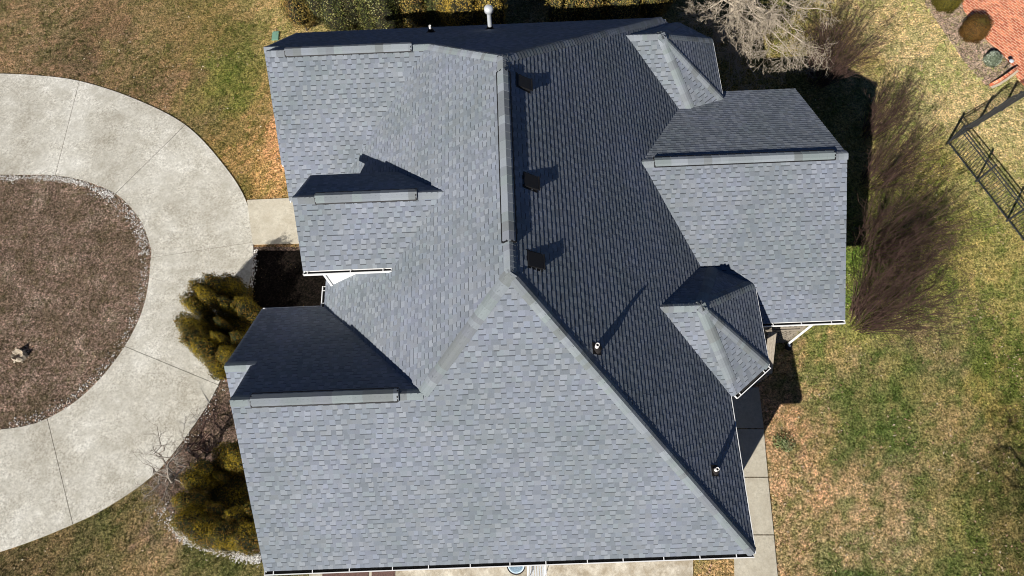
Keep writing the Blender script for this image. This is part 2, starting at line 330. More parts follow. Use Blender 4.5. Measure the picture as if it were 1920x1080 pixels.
# ------------------------------------------------------------------ the house
house = empty('house', U(0, 0, -GZ), label='grey shingled white house with many gables, hips and two bays', cat='house')
s_, e_ = .864, .860; ZR = 5.672; XE = 6.596; YS = -6.565; YA = 6.529; ZN = .425; YN = 12.6
TINTS = [(178,183,189),(166,171,178),(190,194,199),(172,176,190),(158,166,176),(182,184,184),(196,199,202),(170,178,192),(176,186,188),(150,157,164)]
TL = [np.array(lin(c))*.43*np.array([.97, 1.0, 1.035]) for c in TINTS]; TM = sum(TL)/len(TL)
def clip_poly(P, a, b, c):
    """keep a*x+b*y+c >= 0, P list of (x,y,...)"""
    out = []
    for i in range(len(P)):
        p, q = P[i], P[(i+1) % len(P)]; dp = a*p[0]+b*p[1]+c; dq = a*q[0]+b*q[1]+c
        if dp >= 0: out.append(p)
        if dp*dq < 0: f = dp/(dp-dq); out.append(tuple(p[k]+(q[k]-p[k])*f for k in range(len(p))))
    return out
def clip_conv(P, Q):
    for i in range(len(Q)):
        (x0, y0), (x1, y1) = Q[i], Q[(i+1) % len(Q)]
        P = clip_poly(P, -(y1-y0), x1-x0, (y1-y0)*x0-(x1-x0)*y0)
        if len(P) < 3: return []
    return P
EXPO = .143
def shingles(name, polys, parent, dark=1.0, seed=0):
    """polys: list of coplanar convex polygons (metres, Vector); courses run level, tabs are real raised tabs"""
    R = np.random.default_rng(seed)
    P = [Vector(p) for p in polys[0]]; n = Vector()
    for i in range(len(P)): n += (P[i]-P[0]).cross(P[(i+1) % len(P)]-P[0])
    n.normalize(); n = n if n.z > 0 else -n
    uu = Vector((0, 0, 1)).cross(n).normalized(); vv = n.cross(uu); vv = vv if vv.z > 0 else -vv
    allp = [p for q in polys for p in q]; vmin = min(Vector(p).dot(vv) for p in allp); o = uu*0 + vv*vmin + n*P[0].dot(n)
    Qs = []
    for q in polys:
        L = [((Vector(p)).dot(uu), (Vector(p)-o).dot(vv)) for p in q]
        A = sum(L[i][0]*L[(i+1) % len(L)][1]-L[(i+1) % len(L)][0]*L[i][1] for i in range(len(L)))
        Qs.append(L if A > 0 else L[::-1])
    umin = min(p[0] for q in Qs for p in q); umax = max(p[0] for q in Qs for p in q); vmax = max(p[1] for q in Qs for p in q)
    mb = MB(); lift = .012
    def w(u, v, h): return uu*u + vv*v + o + n*(lift+h)
    nc = int(math.ceil(vmax/EXPO)); pu = None
    base = [R.integers(0, len(TL)) for _ in range(3)]
    for k in range(nc):
        v0 = k*EXPO; v1 = v0+EXPO; u = umin - R.uniform(0, .9); high = R.random() < .5; sheetpos = 0; st = R.uniform(.96, 1.04)
        while u < umax:
            wd = R.choice([.12, .135, .155, .17, .14, .15] if high else [.11, .13, .15, .17, .24, .14])
            sheetpos += wd
            if sheetpos > 1.0: sheetpos = 0; st = R.uniform(.95, 1.05)
            u1 = min(u+wd, umax+.3); hb = .0140 if high else .0110; wob = R.uniform(-.002, .002)
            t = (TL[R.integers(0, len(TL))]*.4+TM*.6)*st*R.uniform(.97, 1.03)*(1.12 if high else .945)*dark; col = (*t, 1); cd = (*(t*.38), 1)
            for Q in Qs:
                parts = [((u, v0+wob), (u1, v0+wob), (u1, v1), (u, v1), col)]
                if high and k:
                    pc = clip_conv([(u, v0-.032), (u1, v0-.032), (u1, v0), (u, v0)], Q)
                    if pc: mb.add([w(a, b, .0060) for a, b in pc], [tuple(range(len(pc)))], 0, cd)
                for pt in parts:
                    pc = clip_conv([tuple(x) for x in pt[:4]], Q)
                    if pc:
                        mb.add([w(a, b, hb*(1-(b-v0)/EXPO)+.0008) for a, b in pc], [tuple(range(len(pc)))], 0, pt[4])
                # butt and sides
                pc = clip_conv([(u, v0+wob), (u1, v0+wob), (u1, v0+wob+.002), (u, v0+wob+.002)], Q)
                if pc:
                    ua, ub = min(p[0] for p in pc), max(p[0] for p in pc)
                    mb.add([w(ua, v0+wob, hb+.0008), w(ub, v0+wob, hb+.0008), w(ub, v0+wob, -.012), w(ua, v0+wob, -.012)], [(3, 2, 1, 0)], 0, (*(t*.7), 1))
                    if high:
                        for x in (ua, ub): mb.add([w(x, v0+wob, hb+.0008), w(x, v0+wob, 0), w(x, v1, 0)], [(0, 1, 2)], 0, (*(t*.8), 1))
            u = u1; high = not high if R.random() < .92 else high
    # deck underneath, a real board with its own thickness
    ob = mb.build('roof_slope', M['shingle'], parent, fix=False)
    dk = MB()
    for q in polys: dk.prism([Vector(p)+n*.006 for p in q], -n*.075)
    dk.build('roof_deck', M['deck'], ob)
    ob['plane'] = name
    del ob['plane']
    return ob
def Q(*pts): return [U(*p) for p in pts]
hx = 0.0
def spx(z): return (ZR-z)/e_
NWJ = (-2.406, 8.923, ZR-e_*2.406); SWJ = (-2.419, -2.407, ZR-e_*2.419)
zS = lambda y: s_*(y-YS); zNn = lambda y: ZR-s_*(y-YA)
SL = []
shingles('east', [Q((0,0,ZR),(0,YA,ZR),(6.10,YN,ZN),(XE,YN,0),(XE,YS,0))], house, 1, 1)
shingles('south', [Q((0,0,ZR),(XE,YS,0),(-2.419,YS,0),(-2.419,-2.407,zS(-2.407))), Q((-2.419,-2.407,zS(-2.407)),(-2.419,YS,0),(-7.404,YS,0),(-7.404,-2.407,zS(-2.407)))], house, 1, 2)
yv = YS + (zS(-2.407)*2-ZN)/s_; yv = 1.258
shingles('south_west_n', [Q((-7.404,-2.407,3.592),(-2.419,-2.407,3.592),(-6.10,1.258,.425),(-7.404,1.258,.425))], house, 1, 3)
shingles('west', [Q((0,0,ZR),(0,YA,ZR),(-2.406,8.923,3.603),(-6.10,5.25,.426),(-6.10,1.258,.426),(-2.419,-2.407,3.592))], house, 1, 4)
shingles('north', [Q((-2.406,8.923,zNn(8.923)),(0,YA,ZR),(6.10,YN,zNn(YN)),(-2.406,YN,zNn(YN))), Q((-7.604,8.923,zNn(8.923)),(-2.406,8.923,zNn(8.923)),(-2.406,YN,zNn(YN)),(-7.604,YN,zNn(YN)))], house, 1, 5)
shingles('north_west_s', [Q((-7.604,8.923,3.603),(-2.406,8.923,3.603),(-6.10,5.25,.43),(-7.604,5.25,.43))], house, 1, 6)
# lower nested gables that stick out west of the two big ones
shingles('a', [Q((-8.148,-1.182,2.533),(-7.404,-1.182,2.533),(-7.404,1.258,.425),(-8.148,1.258,.425))], house, 1, 7)
shingles('b', [Q((-8.148,-1.182,2.533),(-7.2,-1.182,2.533),(-7.2,-3.62,.425),(-8.148,-3.62,.425))], house, 1, 8)
shingles('c', [Q((-8.0,9.65,2.974),(-7.604,9.65,2.974),(-7.604,YN,.425),(-8.0,YN,.425))], house, 1, 9)
shingles('d', [Q((-8.0,9.65,2.974),(-7.3,9.65,2.974),(-7.3,6.7,.425),(-8.0,6.7,.425))], house, 1, 10)
# entrance gable
shingles('mid_s', [Q((-6.105,3.209,4.107),(-1.822,3.209,4.107),(-3.444,1.569,2.71),(-6.105,1.569,2.71))], house, 1, 11)
shingles('mid_n', [Q((-6.105,3.209,4.107),(-1.822,3.209,4.107),(-3.37,4.709,2.829),(-6.105,4.709,2.829))], house, 1, 12)
# east wing, lower pitch
WY, WZ, WX, WS = 5.269, 1.941, 10.966, .521
shingles('wing_s', [Q((4.339,WY,WZ),(WX,WY,WZ),(WX,.467,WZ-WS*(WY-.467)),(6.62,.467,WZ-WS*(WY-.467)),(5.6,2.0,WZ-WS*(WY-2.0)))], house, 1, 13)
shingles('wing_n', [Q((4.339,WY,WZ),(WX,WY,WZ),(WX,9.609,WZ-WS*(9.609-WY)),(6.0,9.609,WZ-WS*(9.609-WY)))], house, 1, 14)
# the two half octagon bays
def plane3(a, b, c):
    a, b, c = map(Vector, (a, b, c)); n = (b-a).cross(c-a); n = n if n.z > 0 else -n
    return (-n.x/n.z, -n.y/n.z, a.z+(n.x*a.x+n.y*a.y)/n.z)      # z = A x + B y + C
def bay(yc, dx, seed):
    R0 = (4.34, yc, 1.93); AP = (5.56, yc, 1.92)
    C1s, C1n = (7.96+dx, yc-1.39, 0), (7.96+dx, yc+1.39, 0); C2s, C2n = (6.77+dx, yc-2.31, 0), (6.77+dx, yc+2.31, 0)
    pl = {'S': plane3(R0, AP, (5.56, yc-1, 1.92-.846)), 'SE': plane3(AP, C1s, C2s), 'E': plane3(AP, C1s, C1n), 'NE': plane3(AP, C1n, C2n), 'N': plane3(R0, AP, (5.56, yc+1, 1.92-.846))}
    foot = [(4.3, yc-2.31), (6.77+dx, yc-2.31), (7.96+dx, yc-1.39), (7.96+dx, yc+1.39), (6.77+dx, yc+2.31), (4.3, yc+2.31)]
    out = {}
    for k, (A, B, Cc) in pl.items():
        P = list(foot)
        for k2, (A2, B2, C2) in pl.items():
            if k2 != k: P = clip_poly(P, A2-A, B2-B, C2-Cc) if P else P
        P = clip_poly(P, A+e_, B, Cc-ZR+.0) if P else P      # only where it stands above the main east slope
        if len(P) >= 3:
            P = [p for i, p in enumerate(P) if math.dist(p, P[i-1]) > 1e-4]
            out[k] = [U(x, y, A*x+B*y+Cc) for x, y in P]; shingles(k, [out[k]], house, 1, seed+ord(k[0])+len(k))
    return pl, (R0, AP, C1s, C2s, C1n, C2n)
baySE = bay(.28, 0, 20); bayNE = bay(10.45, .08, 30)

# --- ridge and hip caps
def down(n, d):
    x = n.cross(d).normalized(); return x if x.z < 0 else -x
def nrm(A, B): return Vector((-A, -B, 1)).normalized()
nE, nS, nW, nN = nrm(-e_, 0), nrm(0, s_), nrm(e_, 0), nrm(0, -s_)
nWs, nWn = nrm(0, WS), nrm(0, -WS)
def cap(P0, P1, n1, n2, w=.16, lift=.03, seed=0, parent=house, name='ridge_cap', pale=1.0, step=.145):
    """shingle caps laid from P0 up to P1 over the edge between the slopes n1 and n2"""
    R = np.random.default_rng(seed+100); P0, P1 = Vector(P0), Vector(P1); L = (P1-P0).length; d = (P1-P0)/L; mb = MB()
    a, b = down(n1, d), down(n2, d); top = (n1+n2).normalized(); k = 0; x = 0.; t = None
    cols = [(180,188,194),(190,198,203),(172,178,184),(184,195,197),(192,200,207),(168,174,175),(180,191,192)]
    while x < L:
        x1 = min(x+step, L+.02)
        if t is None or R.random() < .62: t = np.array(lin(cols[R.integers(0, len(cols))]))*.42*pale*R.uniform(.92, 1.06)
        def ring(xx, h):
            c0 = P0+d*xx; return [c0+a*w+n1*(h*.7+.006), c0+a*w*.45+n1*(h+.006), c0+top*(h+.004)+(-top*.0), c0+b*w*.45+n2*(h+.006), c0+b*w+n2*(h*.7+.006)]
        r0, r1 = ring(x, lift+.009), ring(x1+.01, lift+.0005); dn = [p-top*(lift+.02) for p in r0]
        c = (*t, 1); cs = (*(t*.8), 1)
        mb.add(r0+r1, [(0, 5, 6, 1), (1, 6, 7, 2), (2, 7, 8, 3), (3, 8, 9, 4)], 0, c)
        mb.add(r0+dn, [(i, i+1, i+6, i+5) for i in range(4)], 0, cs)
        e0 = [r0[0], r1[0], r1[0]-n1*(lift+.015), r0[0]-n1*(lift+.015)]; mb.add(e0, [(0, 1, 2, 3)], 0, cs)
        e1 = [r0[4], r1[4], r1[4]-n2*(lift+.015), r0[4]-n2*(lift+.015)]; mb.add(e1, [(0, 1, 2, 3)], 0, cs)
        x = x1
    return mb.build(name, M['cap'], parent)
cap(U(XE,YS,0), U(0,0,ZR), nE, nS, seed=1, w=.17)
cap(U(*SWJ), U(0,0,ZR), nS, nW, seed=2, w=.17)
cap(U(*NWJ), U(0,YA,ZR), nN, nW, seed=3, w=.17)
cap(U(6.10,YN,ZN), U(0,YA,ZR), nN, nE, seed=4, w=.17)
cap(U(0,0,ZR), U(0,YA,ZR), nW, nE, seed=5, w=.17)
cap(U(-7.404,-2.407,3.592), U(*SWJ), nS, nN, seed=6)
cap(U(-7.604,8.923,3.603), U(*NWJ), nS, nN, seed=7)
cap(U(-6.105,3.209,4.107), U(-1.75,3.209,4.107), nS, nN, seed=8)
cap(U(-8.148,-1.182,2.533), U(-7.3,-1.182,2.533), nS, nN, seed=9)
cap(U(-8.0,9.65,2.974), U(-7.5,9.65,2.974), nS, nN, seed=10)
cap(U(4.25,WY,WZ), U(WX,WY,WZ), nWs, nWn, seed=11, w=.17)
for i, (pl, (R0, AP, C1s, C2s, C1n, C2n)) in enumerate((baySE, bayNE)):
    NN = {k: nrm(v[0], v[1]) for k, v in pl.items()}
    cap(U(4.3,R0[1],1.93), U(*AP), NN['S'], NN['N'], seed=20+i)
    cap(U(*C1s), U(*AP), NN['SE'], NN['E'], seed=22+i); cap(U(*C1n), U(*AP), NN['NE'], NN['E'], seed=24+i)
    for q in ('S', 'N'):
        a, b = pl[q], pl[q+'E']; y1 = R0[1]+(-1.95 if q == 'S' else 1.95)
        A_, B_, C_ = a[0]-b[0], a[1]-b[1], a[2]-b[2]; x1 = -(B_*y1+C_)/A_
        cap(U(x1, y1, a[0]*x1+a[1]*y1+a[2]), U(*AP), NN[q], NN[q+'E'], seed=26+i)
# --- raised ridge vents
def ridge_vent(P0, P1, n1, n2, seed):
    P0, P1 = Vector(P0), Vector(P1); d = (P1-P0).normalized(); top = (n1+n2).normalized()
    r = cap(P0, P1, n1, n2, w=.17, lift=.085, seed=seed, name='ridge_vent', step=.25)
    mb = MB(); 
    for n in (n1, n2):
        a = down(n, d); mb.bar(P0+a*.165+n*.045, P1+a*.165+n*.045, .03, .075, up=n)
    for P in (P0, P1):
        for n in (n1, n2): a = down(n, d); mb.bar(P+n*.05, P+a*.165+n*.05, .03, .08, up=n)
    mb.build('vent_louvre', M['dark'], r)
Pm = lambda f, A, B: tuple(A[i]+(B[i]-A[i])*f for i in range(3))
ridge_vent(U(0,.85,ZR), U(0,6.05,ZR), nW, nE, 41)
ridge_vent(U(-6.85,-2.407,3.592), U(-3.05,-2.407,3.592), nS, nN, 42)
ridge_vent(U(-5.45,3.209,4.107), U(-2.6,3.209,4.107), nS, nN, 43)
ridge_vent(U(-7.0,8.923,3.603), U(-2.95,8.923,3.603), nS, nN, 44)
ridge_vent(U(4.75,WY,WZ), U(10.55,WY,WZ), nWs, nWn, 45)

# --- gutters (trough, lip, hangers) along the eaves
def gutter(P0, P1, out, brackets=1.05, off=.35, tuck=0., dz=0.):
    out = Vector(out).normalized(); P0, P1 = Vector(P0)-out*tuck+Vector((0, 0, dz)), Vector(P1)-out*tuck+Vector((0, 0, dz)); d = (P1-P0).normalized(); z = Vector((0, 0, 1)); L = (P1-P0).length
    o = out*.012 + z*.0
    mb = MB(); A, B = P0+out*.006, P1+out*.006
    mb.bar(A-z*.05, B-z*.05, .010, .09, 0); mb.bar(A+out*.05-z*.092, B+out*.05-z*.092, .105, .010, 0)
    mb.bar(A+out*.102-z*.045, B+out*.102-z*.045, .012, .10, 0); mb.bar(A+out*.104+z*.004, B+out*.104+z*.004, .026, .012, 0)
    mb.bar(A+out*.05-z*.045, A+out*.05-z*.045+d*.010, .10, .088, 0); mb.bar(B+out*.05-z*.045, B+out*.05-z*.045-d*.010, .10, .088, 0)
    g = mb.build('gutter', M['white'], house)
    mi = MB(); mi.bar(A+d*.013+out*.050-z*.072, B-d*.013+out*.050-z*.072, .088, .028); mi.build('gutter_lining', M['gutter_in'], g)
    x = off
    while x < L-.1:
        mk = MB(); p = A+d*x; mk.bar(p+z*.004, p+out*.09+z*.004, .024, .010); mk.build('bracket', M['white'], g); x += brackets*random.uniform(.85, 1.15)
    return g
gutter(U(-7.404,YS,0), U(XE+.0,YS,0), (0,-1,0), 1.12, .25)
gutter(U(XE,YS-.02,0), U(XE,-1.93,0), (1,0,0), 1.5, .6, .05, -.03)
gutter(U(-6.10,2.0,.425), U(-6.10,1.258,.425), (-1,0,0), .4, .15)
gutter(U(-8.148,1.258,.425), U(-6.16,1.258,.425), (0,1,0), .9, .5, .03, -.09)
gutter(U(-6.105,1.569,2.71), U(-3.5,1.569,2.71), (0,-1,0), 1.05, .12)
gutter(U(-6.105,4.72,2.80), U(-3.4,4.72,2.80), (0,1,0), 1.4, .5, .04, -.10)
zwS = WZ-WS*(WY-.467); zwN = WZ-WS*(9.609-WY)
gutter(U(8.05,.467,zwS), U(WX,.467,zwS), (0,-1,0), 1.0, .5)
gutter(U(6.6,9.609,zwN), U(WX,9.609,zwN), (0,1,0), 1.5, .3, .07, -.09)
gutter(U(-8.0,YN,ZN), U(6.3,YN,ZN), (0,1,0), 1.5, .3, .06, -.13)
gutter(U(-6.10,4.72,.425), U(-6.10,5.25,.425), (-1,0,0), .5)
for (pl, (R0, AP, C1s, C2s, C1n, C2n)) in (baySE, bayNE):
    def g2(a, b):
        a, b = U(*a), U(*b); d = (b-a).normalized(); o = Vector((d.y, -d.x, 0)); o = o if o.x > 0 else -o; gutter(a, b, o, .95, .15, *((.06, -.03) if o.y > -.2 and o.y < .2 else ((.0, 0.) if o.y < 0 else (.06, -.12))))
    g2(C2s, C1s); g2(C1s, (C1s[0], C1n[1], 0)); g2(C1n, C2n)
# rake boards
def fascia(a, b, w=.16): 
    mb = MB(); a, b = U(*a), U(*b); sh_ = Vector((.035 if a.x < 0 else -.035, 0, 0)); a = a+sh_; b = b+sh_; mb.bar(a-Vector((0,0,w*.62)), b-Vector((0,0,w*.62)), .022, w); mb.build('rake_board', M['white'], house)
for a, b in [((-7.404,YS,0),(-7.404,-2.407,3.592)),((-7.404,-2.407,3.592),(-7.404,1.258,.425)),((-8.148,-3.62,.425),(-8.148,-1.182,2.533)),((-8.148,-1.182,2.533),(-8.148,1.258,.425)),
             ((-7.604,5.25,.43),(-7.604,8.923,3.603)),((-7.604,8.923,3.603),(-7.604,YN,.425)),((-8.0,6.7,.425),(-8.0,9.65,2.974)),((-8.0,9.65,2.974),(-8.0,YN,.425)),
             ((-6.105,1.569,2.71),(-6.105,3.209,4.107)),((-6.105,3.209,4.107),(-6.105,4.709,2.829)),((WX,.467,zwS),(WX,WY,WZ)),((WX,WY,WZ),(WX,9.609,zwN))]: fascia(a, b)
# --- walls
g0 = -GZ
def gable_prism(mb, x0, x1, ylo, yhi, zr, yr, sl, drop=.12):
    P = [(x0, ylo, g0), (x0, yhi, g0), (x0, yhi, zr-sl*(yhi-yr)-drop), (x0, yr, zr-drop), (x0, ylo, zr-sl*(yr-ylo)-drop)]
    mb.prism([U(*p) for p in P], Vector(((x1-x0)*K, 0, 0)))
mb = MB(); mb.box(U(-5.80,-6.20,g0), U(6.25,12.25,.20)); mb.build('wall', M['siding'], house)
mb = MB(); gable_prism(mb, -7.10, -5.81, -6.2, .92, 3.592, -2.407, s_); mb.build('wall', M['siding'], house)
mb = MB(); gable_prism(mb, -7.85, -7.11, -3.3, .92, 2.533, -1.182, s_); mb.build('wall', M['siding'], house)
mb = MB(); gable_prism(mb, -7.30, -5.82, 5.6, 12.25, 3.603, 8.923, s_); mb.build('wall', M['siding'], house)
mb = MB(); gable_prism(mb, -7.72, -7.31, 7.0, 12.25, 2.974, 9.65, s_); mb.build('wall', M['siding'], house)
mb = MB(); gable_prism(mb, -5.84, -2.2, 1.92, 4.40, 4.107, 3.209, .855); mb.bar(U(-5.83,1.925,g0), U(-5.83,1.925,2.75), .07, .07); mb.build('wall', M['siding'], house)
mb = MB(); gable_prism(mb, 6.26, 10.6, 3.0, 9.3, WZ, WY, WS); mb.build('wall', M['siding'], house)
mb = MB(); P = [(10.5, .85, WZ-WS*(WY-.85)-.14), (10.5, 3.0, WZ-WS*(WY-3.0)-.14), (10.5, 3.0, -.62), (10.5, .85, -.86)]; mb.prism([U(*p) for p in P], (.08, 0, 0)); mb.build('porch_gable_panel', M['siding'], house)
for yc, dx in ((.28, 0), (10.45, .08)):
    mb = MB(); mb.prism([U(x, y, g0) for x, y in [(6.26, yc-2.1), (6.6+dx, yc-2.05), (7.66+dx, yc-1.25), (7.66+dx, yc+1.25), (6.6+dx, yc+2.05), (6.26, yc+2.1)]], (0, 0, (GZ+.08)*K)); mb.build('wall', M['siding'], house)
# downspouts
mb = MB(); b0 = at(1476, 646); a0 = Vector((b0.x, b0.y, (GZ+zwS-.12)*K)); mb.tube([b0+Vector((0, 0, .12)), a0], .045, 8); mb.tube([b0+Vector((0,0,.14)), b0+Vector((.05,-.12,.05))], .045, 8); ds = mb.build('downspout', M['white'], house, smooth=False)
mb = MB(); mb.tube([b0+Vector((.02,-.1,.0)), b0+Vector((.02,-.1,.10))], [.13,.10], 10); mb.build('splash_drain', M['rubber'], ds)
for (x, y, z, dx, dy) in ((-6.0, 1.62, .3, .0, .25),):
    mb = MB(); mb.tube([U(x, y, z), U(x+dx, y+dy, z-.4), U(x+dx, y+dy, g0+.1)], .04, 8); mb.build('downspout', M['white'], house)

# --- roof vents and pipes
def east_pt(u, v):
    return U(u, v, ZR-e_*u)
def box_vent(x, y):
    P = east_pt(x, y); root = MB(); n = nE; d = Vector((0, 1, 0)); a = down(n, d)   # a: down the slope
    root.prism([P+n*.018+d*i*.24+a*j*.25 for i, j in ((-1,-1),(1,-1),(1,1),(-1,1))], n*.006)
    r = root.build('box_vent', M['dark'], house)
    h = MB(); lo = [P+n*.03+d*i*.19+a*j for i, j in ((-1,-.22),(1,-.22),(1,.2),(-1,.2))]; hi = [P+n*t+d*i*.185+a*j for i, j, t in ((-1,-.19,.045),(1,-.19,.04),(1,.24,.10),(-1,.24,.10))]
    h.add(lo+hi, [(3,2,1,0),(4,5,6,7),(0,1,5,4),(1,2,6,5),(2,3,7,6),(3,0,4,7)])
    hp = [P+n*.20+a*.20+d*i for i in (-.20,.20)]; h.bar(P+n*.098+a*.25-d*.2, P+n*.098+a*.25+d*.2, .03, .03, up=n); h.build('hood', M['dark'], r)
for x, y in ((.53, 5.98), (.58, 2.80), (.60, .52)): box_vent(x, y)
def vent_pipe(P, n, h, r, mt, cone=True, capb=False, name='vent_pipe'):
    mb = MB(); top = P+Vector((0, 0, h)); N_ = 14
    mb.tube([P-Vector((0,0,.1)), top], r, N_, cap=False)
    mb.tube([top, top-Vector((0,0,.12))], r*.78, N_, cap=False)
    vs = []; 
    for q in range(N_): a = 2*math.pi*q/N_; vs += [top+Vector((math.cos(a)*r, math.sin(a)*r, 0)), top+Vector((math.cos(a)*r*.78, math.sin(a)*r*.78, 0))]
    mb.add(vs, [(2*q, (2*q+2) % (2*N_), (2*q+3) % (2*N_), 2*q+1) for q in range(N_)])
    o = mb.build(name, mt, house, smooth=False)
    if not capb: m2 = MB(); m2.tube([top-Vector((0,0,.125)), top-Vector((0,0,.12))], r*.77, 12); m2.build('pipe_bore', M['dark'], o)
    if cone:
        x = n.cross(Vector((0,1,0))).normalized(); y = n.cross(x); m3 = MB()
        m3.prism([P+n*.02+x*i*.15+y*j*.15 for i, j in ((-1,-1),(1,-1),(1,1),(-1,1))], n*.008)
        m3.tube([P+n*.02, P+n*.05+Vector((0,0,.02)), P+Vector((0,0,.20))], [.13, .105, r+.012], 14); m3.build('flashing_boot', M['rubber'], o)
    if capb:
        m4 = MB(); K2 = 10
        for i in range(1): pass
        pr = [(0, .17), (.06, .168), (.11, .14), (.145, .09), (.155, .0)]
        pr = [(.10, -.13), (.145, -.10), (.15, .0), (.14, .05), (.10, .09), (.05, .112), (.004, .118)]
        vs = []; nn = 20
        for rr, zz in pr:
            for q in range(nn): a = 2*math.pi*q/nn; vs.append(top+Vector((math.cos(a)*rr*1.05, math.sin(a)*rr*1.05, zz)))
        fs = [(i*nn+q, i*nn+(q+1) % nn, (i+1)*nn+(q+1) % nn, (i+1)*nn+q) for i in range(len(pr)-1) for q in range(nn)]+[tuple(reversed(range(nn)))]
        m4.add(vs, fs); m4.build('rain_cap', M['galv'], o, smooth=True)
    return o
vent_pipe(east_pt(2.144, -1.469), nE, .40*K, .05, M['pvc']); vent_pipe(east_pt(5.552, -4.348), nE, .40*K, .05, M['pvc'])
vent_pipe(U(-.462, 11.58, zNn(11.58)), nN, 1.0*K, .075, M['galv'], True, True); vent_pipe(U(-2.62, 11.42, zNn(11.42)), nN, .33, .04, M['pvc'])
#PART3
# ------------------------------------------------------------------ porch deck under the east wing
M['wood_shade'] = bark('shade_dark_wood', (.012, .010, .008), (.035, .028, .022), 6)  # wood with the shade under the porch put into its colour
deck = empty('porch_deck', at(1475, 640), label='weathered wooden porch deck with railing and lattice under the east wing eave', cat='deck')
yR = b0.y + .06; xL, xR = 7.9*K, b0.x-.02; zd = 1.70
mb = MB(); nb = int((10.4*K-xL)/.145)
for i in range(nb): mb.box((xL+i*.145, yR, zd-.04), (xL+i*.145+.138, 3.0*K, zd))
mb.build('deck_floor', M['wood_shade'], deck)  # floor darkened in colour for the shade between the balusters
mb = MB(); mb.box((xL, yR+.20, .0), (xR-.1, yR+.24, 1.50)); mb.build('skirt_shade_sheet', M['wood_shade'], deck)  # added dark sheet, stands in for the shade behind the lattice
for zz, hh, nm in ((2.86, .05, 'top_rail'), (1.84, .07, 'bottom_rail')):
    mb = MB(); mb.box((xL, yR-.005, zz-hh), (xR, yR+.045, zz)); mb.build(nm, M['wood'], deck)
x = xL+.1
while x < xR-.08:
    mb = MB(); mb.box((x, yR+.002, 1.842), (x+.04, yR+.038, 2.808)); mb.build('baluster', M['wood'], deck); x += .185
for x in (xL, xR-.10):
    mb = MB(); mb.box((x, yR+.095, 0), (x+.1, yR+.19, 3.35)); mb.build('post', M['wood'], deck)
mb = MB(); mb.box((xL, yR-.015, 1.50), (xR, yR+.03, 1.70-.045)); mb.build('rim_board', M['wood'], deck)
mb = MB(); n_ = int((xR-xL+1.3)/.16)
for i in range(n_):
    for sgn in (1, -1):
        x0_ = xL-1.3+i*.16 if sgn > 0 else xL+i*.16; p = Vector((x0_, yR+(.0 if sgn > 0 else .012), .05)); q = Vector((x0_+1.4*sgn, p.y, 1.45))
        d = q-p; ta, tb = 0., 1.
        for lo, hi in ((xL, xR),):
            t0, t1 = sorted(((lo-p.x)/d.x, (hi-p.x)/d.x)); ta, tb = max(ta, t0), min(tb, t1)
        if tb-ta > .03: mb.bar(p+d*ta, p+d*tb, .010, .030, up=(1, 0, 0))
mb.build('lattice_skirt', M['wood'], deck)
mb = MB(); a, b = at(1448, 622, 2.5), at(1440, 700, 1.25)
for i in range(3): o = Vector(((i-1)*.093, 0, 0)); mb.bar(a+o, b+o, .088, .04)
mb.build('stair_rail_cap', M['wood'], deck)
mb = MB()
for i in range(7):
    p = a.lerp(b, (i+.5)/7); mb.box((p.x-.9, p.y-.14, max(p.z-1.0, .12)), (p.x-.05, p.y+.14, max(p.z-.96, .16)))
mb.build('stair_treads', M['wood'], deck)
mb = MB(); mb.box((b.x-.05, b.y-.05, 0), (b.x+.05, b.y+.05, b.z-.03)); mb.build('post', M['wood'], deck)

# ------------------------------------------------------------------ metal picket fence and gate
c0 = at(1775, 270); c1 = at(1887, 415); dA = (c1-c0)/2; eB = at(1920, 182); dB = (eB-c0).normalized()*dA.length
fence = empty('picket_fence', c0, label='dark metal picket fence turning a corner on the right lawn', cat='fence')
FH = 1.15
def fpost(p, par):
    mb = MB(); mb.box((p.x-.03, p.y-.03, 0), (p.x+.03, p.y+.03, FH+.06)); mb.box((p.x-.04, p.y-.04, FH+.06), (p.x+.04, p.y+.04, FH+.09)); mb.build('fence_post', M['fence'], par)
def fpanel(p, q, par, arch=0):
    mb = MB(); d = (q-p).normalized(); L = (q-p).length; n_ = int(L/.122)
    H = lambda t: FH - .04 + arch*math.sin(math.pi*t)
    for k in range(1, n_):
        t = k/n_; x = p+d*L*t; mb.bar(x+Vector((0, 0, .06)), x+Vector((0, 0, H(t)-.0)), .016, .016)
    for k in range(12 if arch else 1):
        m_ = 12 if arch else 1; t0, t1 = k/m_, (k+1)/m_
        for dz in (0, -.15): mb.bar(p+d*L*t0+Vector((0, 0, H(t0)+dz)), p+d*L*t1+Vector((0, 0, H(t1)+dz)), .032, .028)
    mb.bar(p+Vector((0, 0, .12)), q+Vector((0, 0, .12)), .032, .028)
    return mb.build('picket_panel', M['fence'], par)
fpost(c0, fence)
for k in range(9): p, q = c0+dA*k, c0+dA*(k+1); fpanel(p, q, fence); fpost(q, fence)
for k in range(2): p, q = c0+dB*k*.86, c0+dB*(k+1)*.86; fpanel(p, q, fence) if k == 0 else None; fpost(q, fence) if k == 0 else None
gp, gq = c0+dB*.86, c0+dB*1.6
gate = empty('garden_gate', gp, label='arched dark metal gate in the fence beside the brick patio', cat='gate')
o = fpanel(gp+dB*.04, gq-dB*.04, gate, .3); o.name = 'gate_leaf'; fpost(gq, gate)
p, q = gq, gq+dB*5; 
for k in range(5): fpanel(gq+dB*k, gq+dB*(k+1), fence); fpost(gq+dB*(k+1), fence)

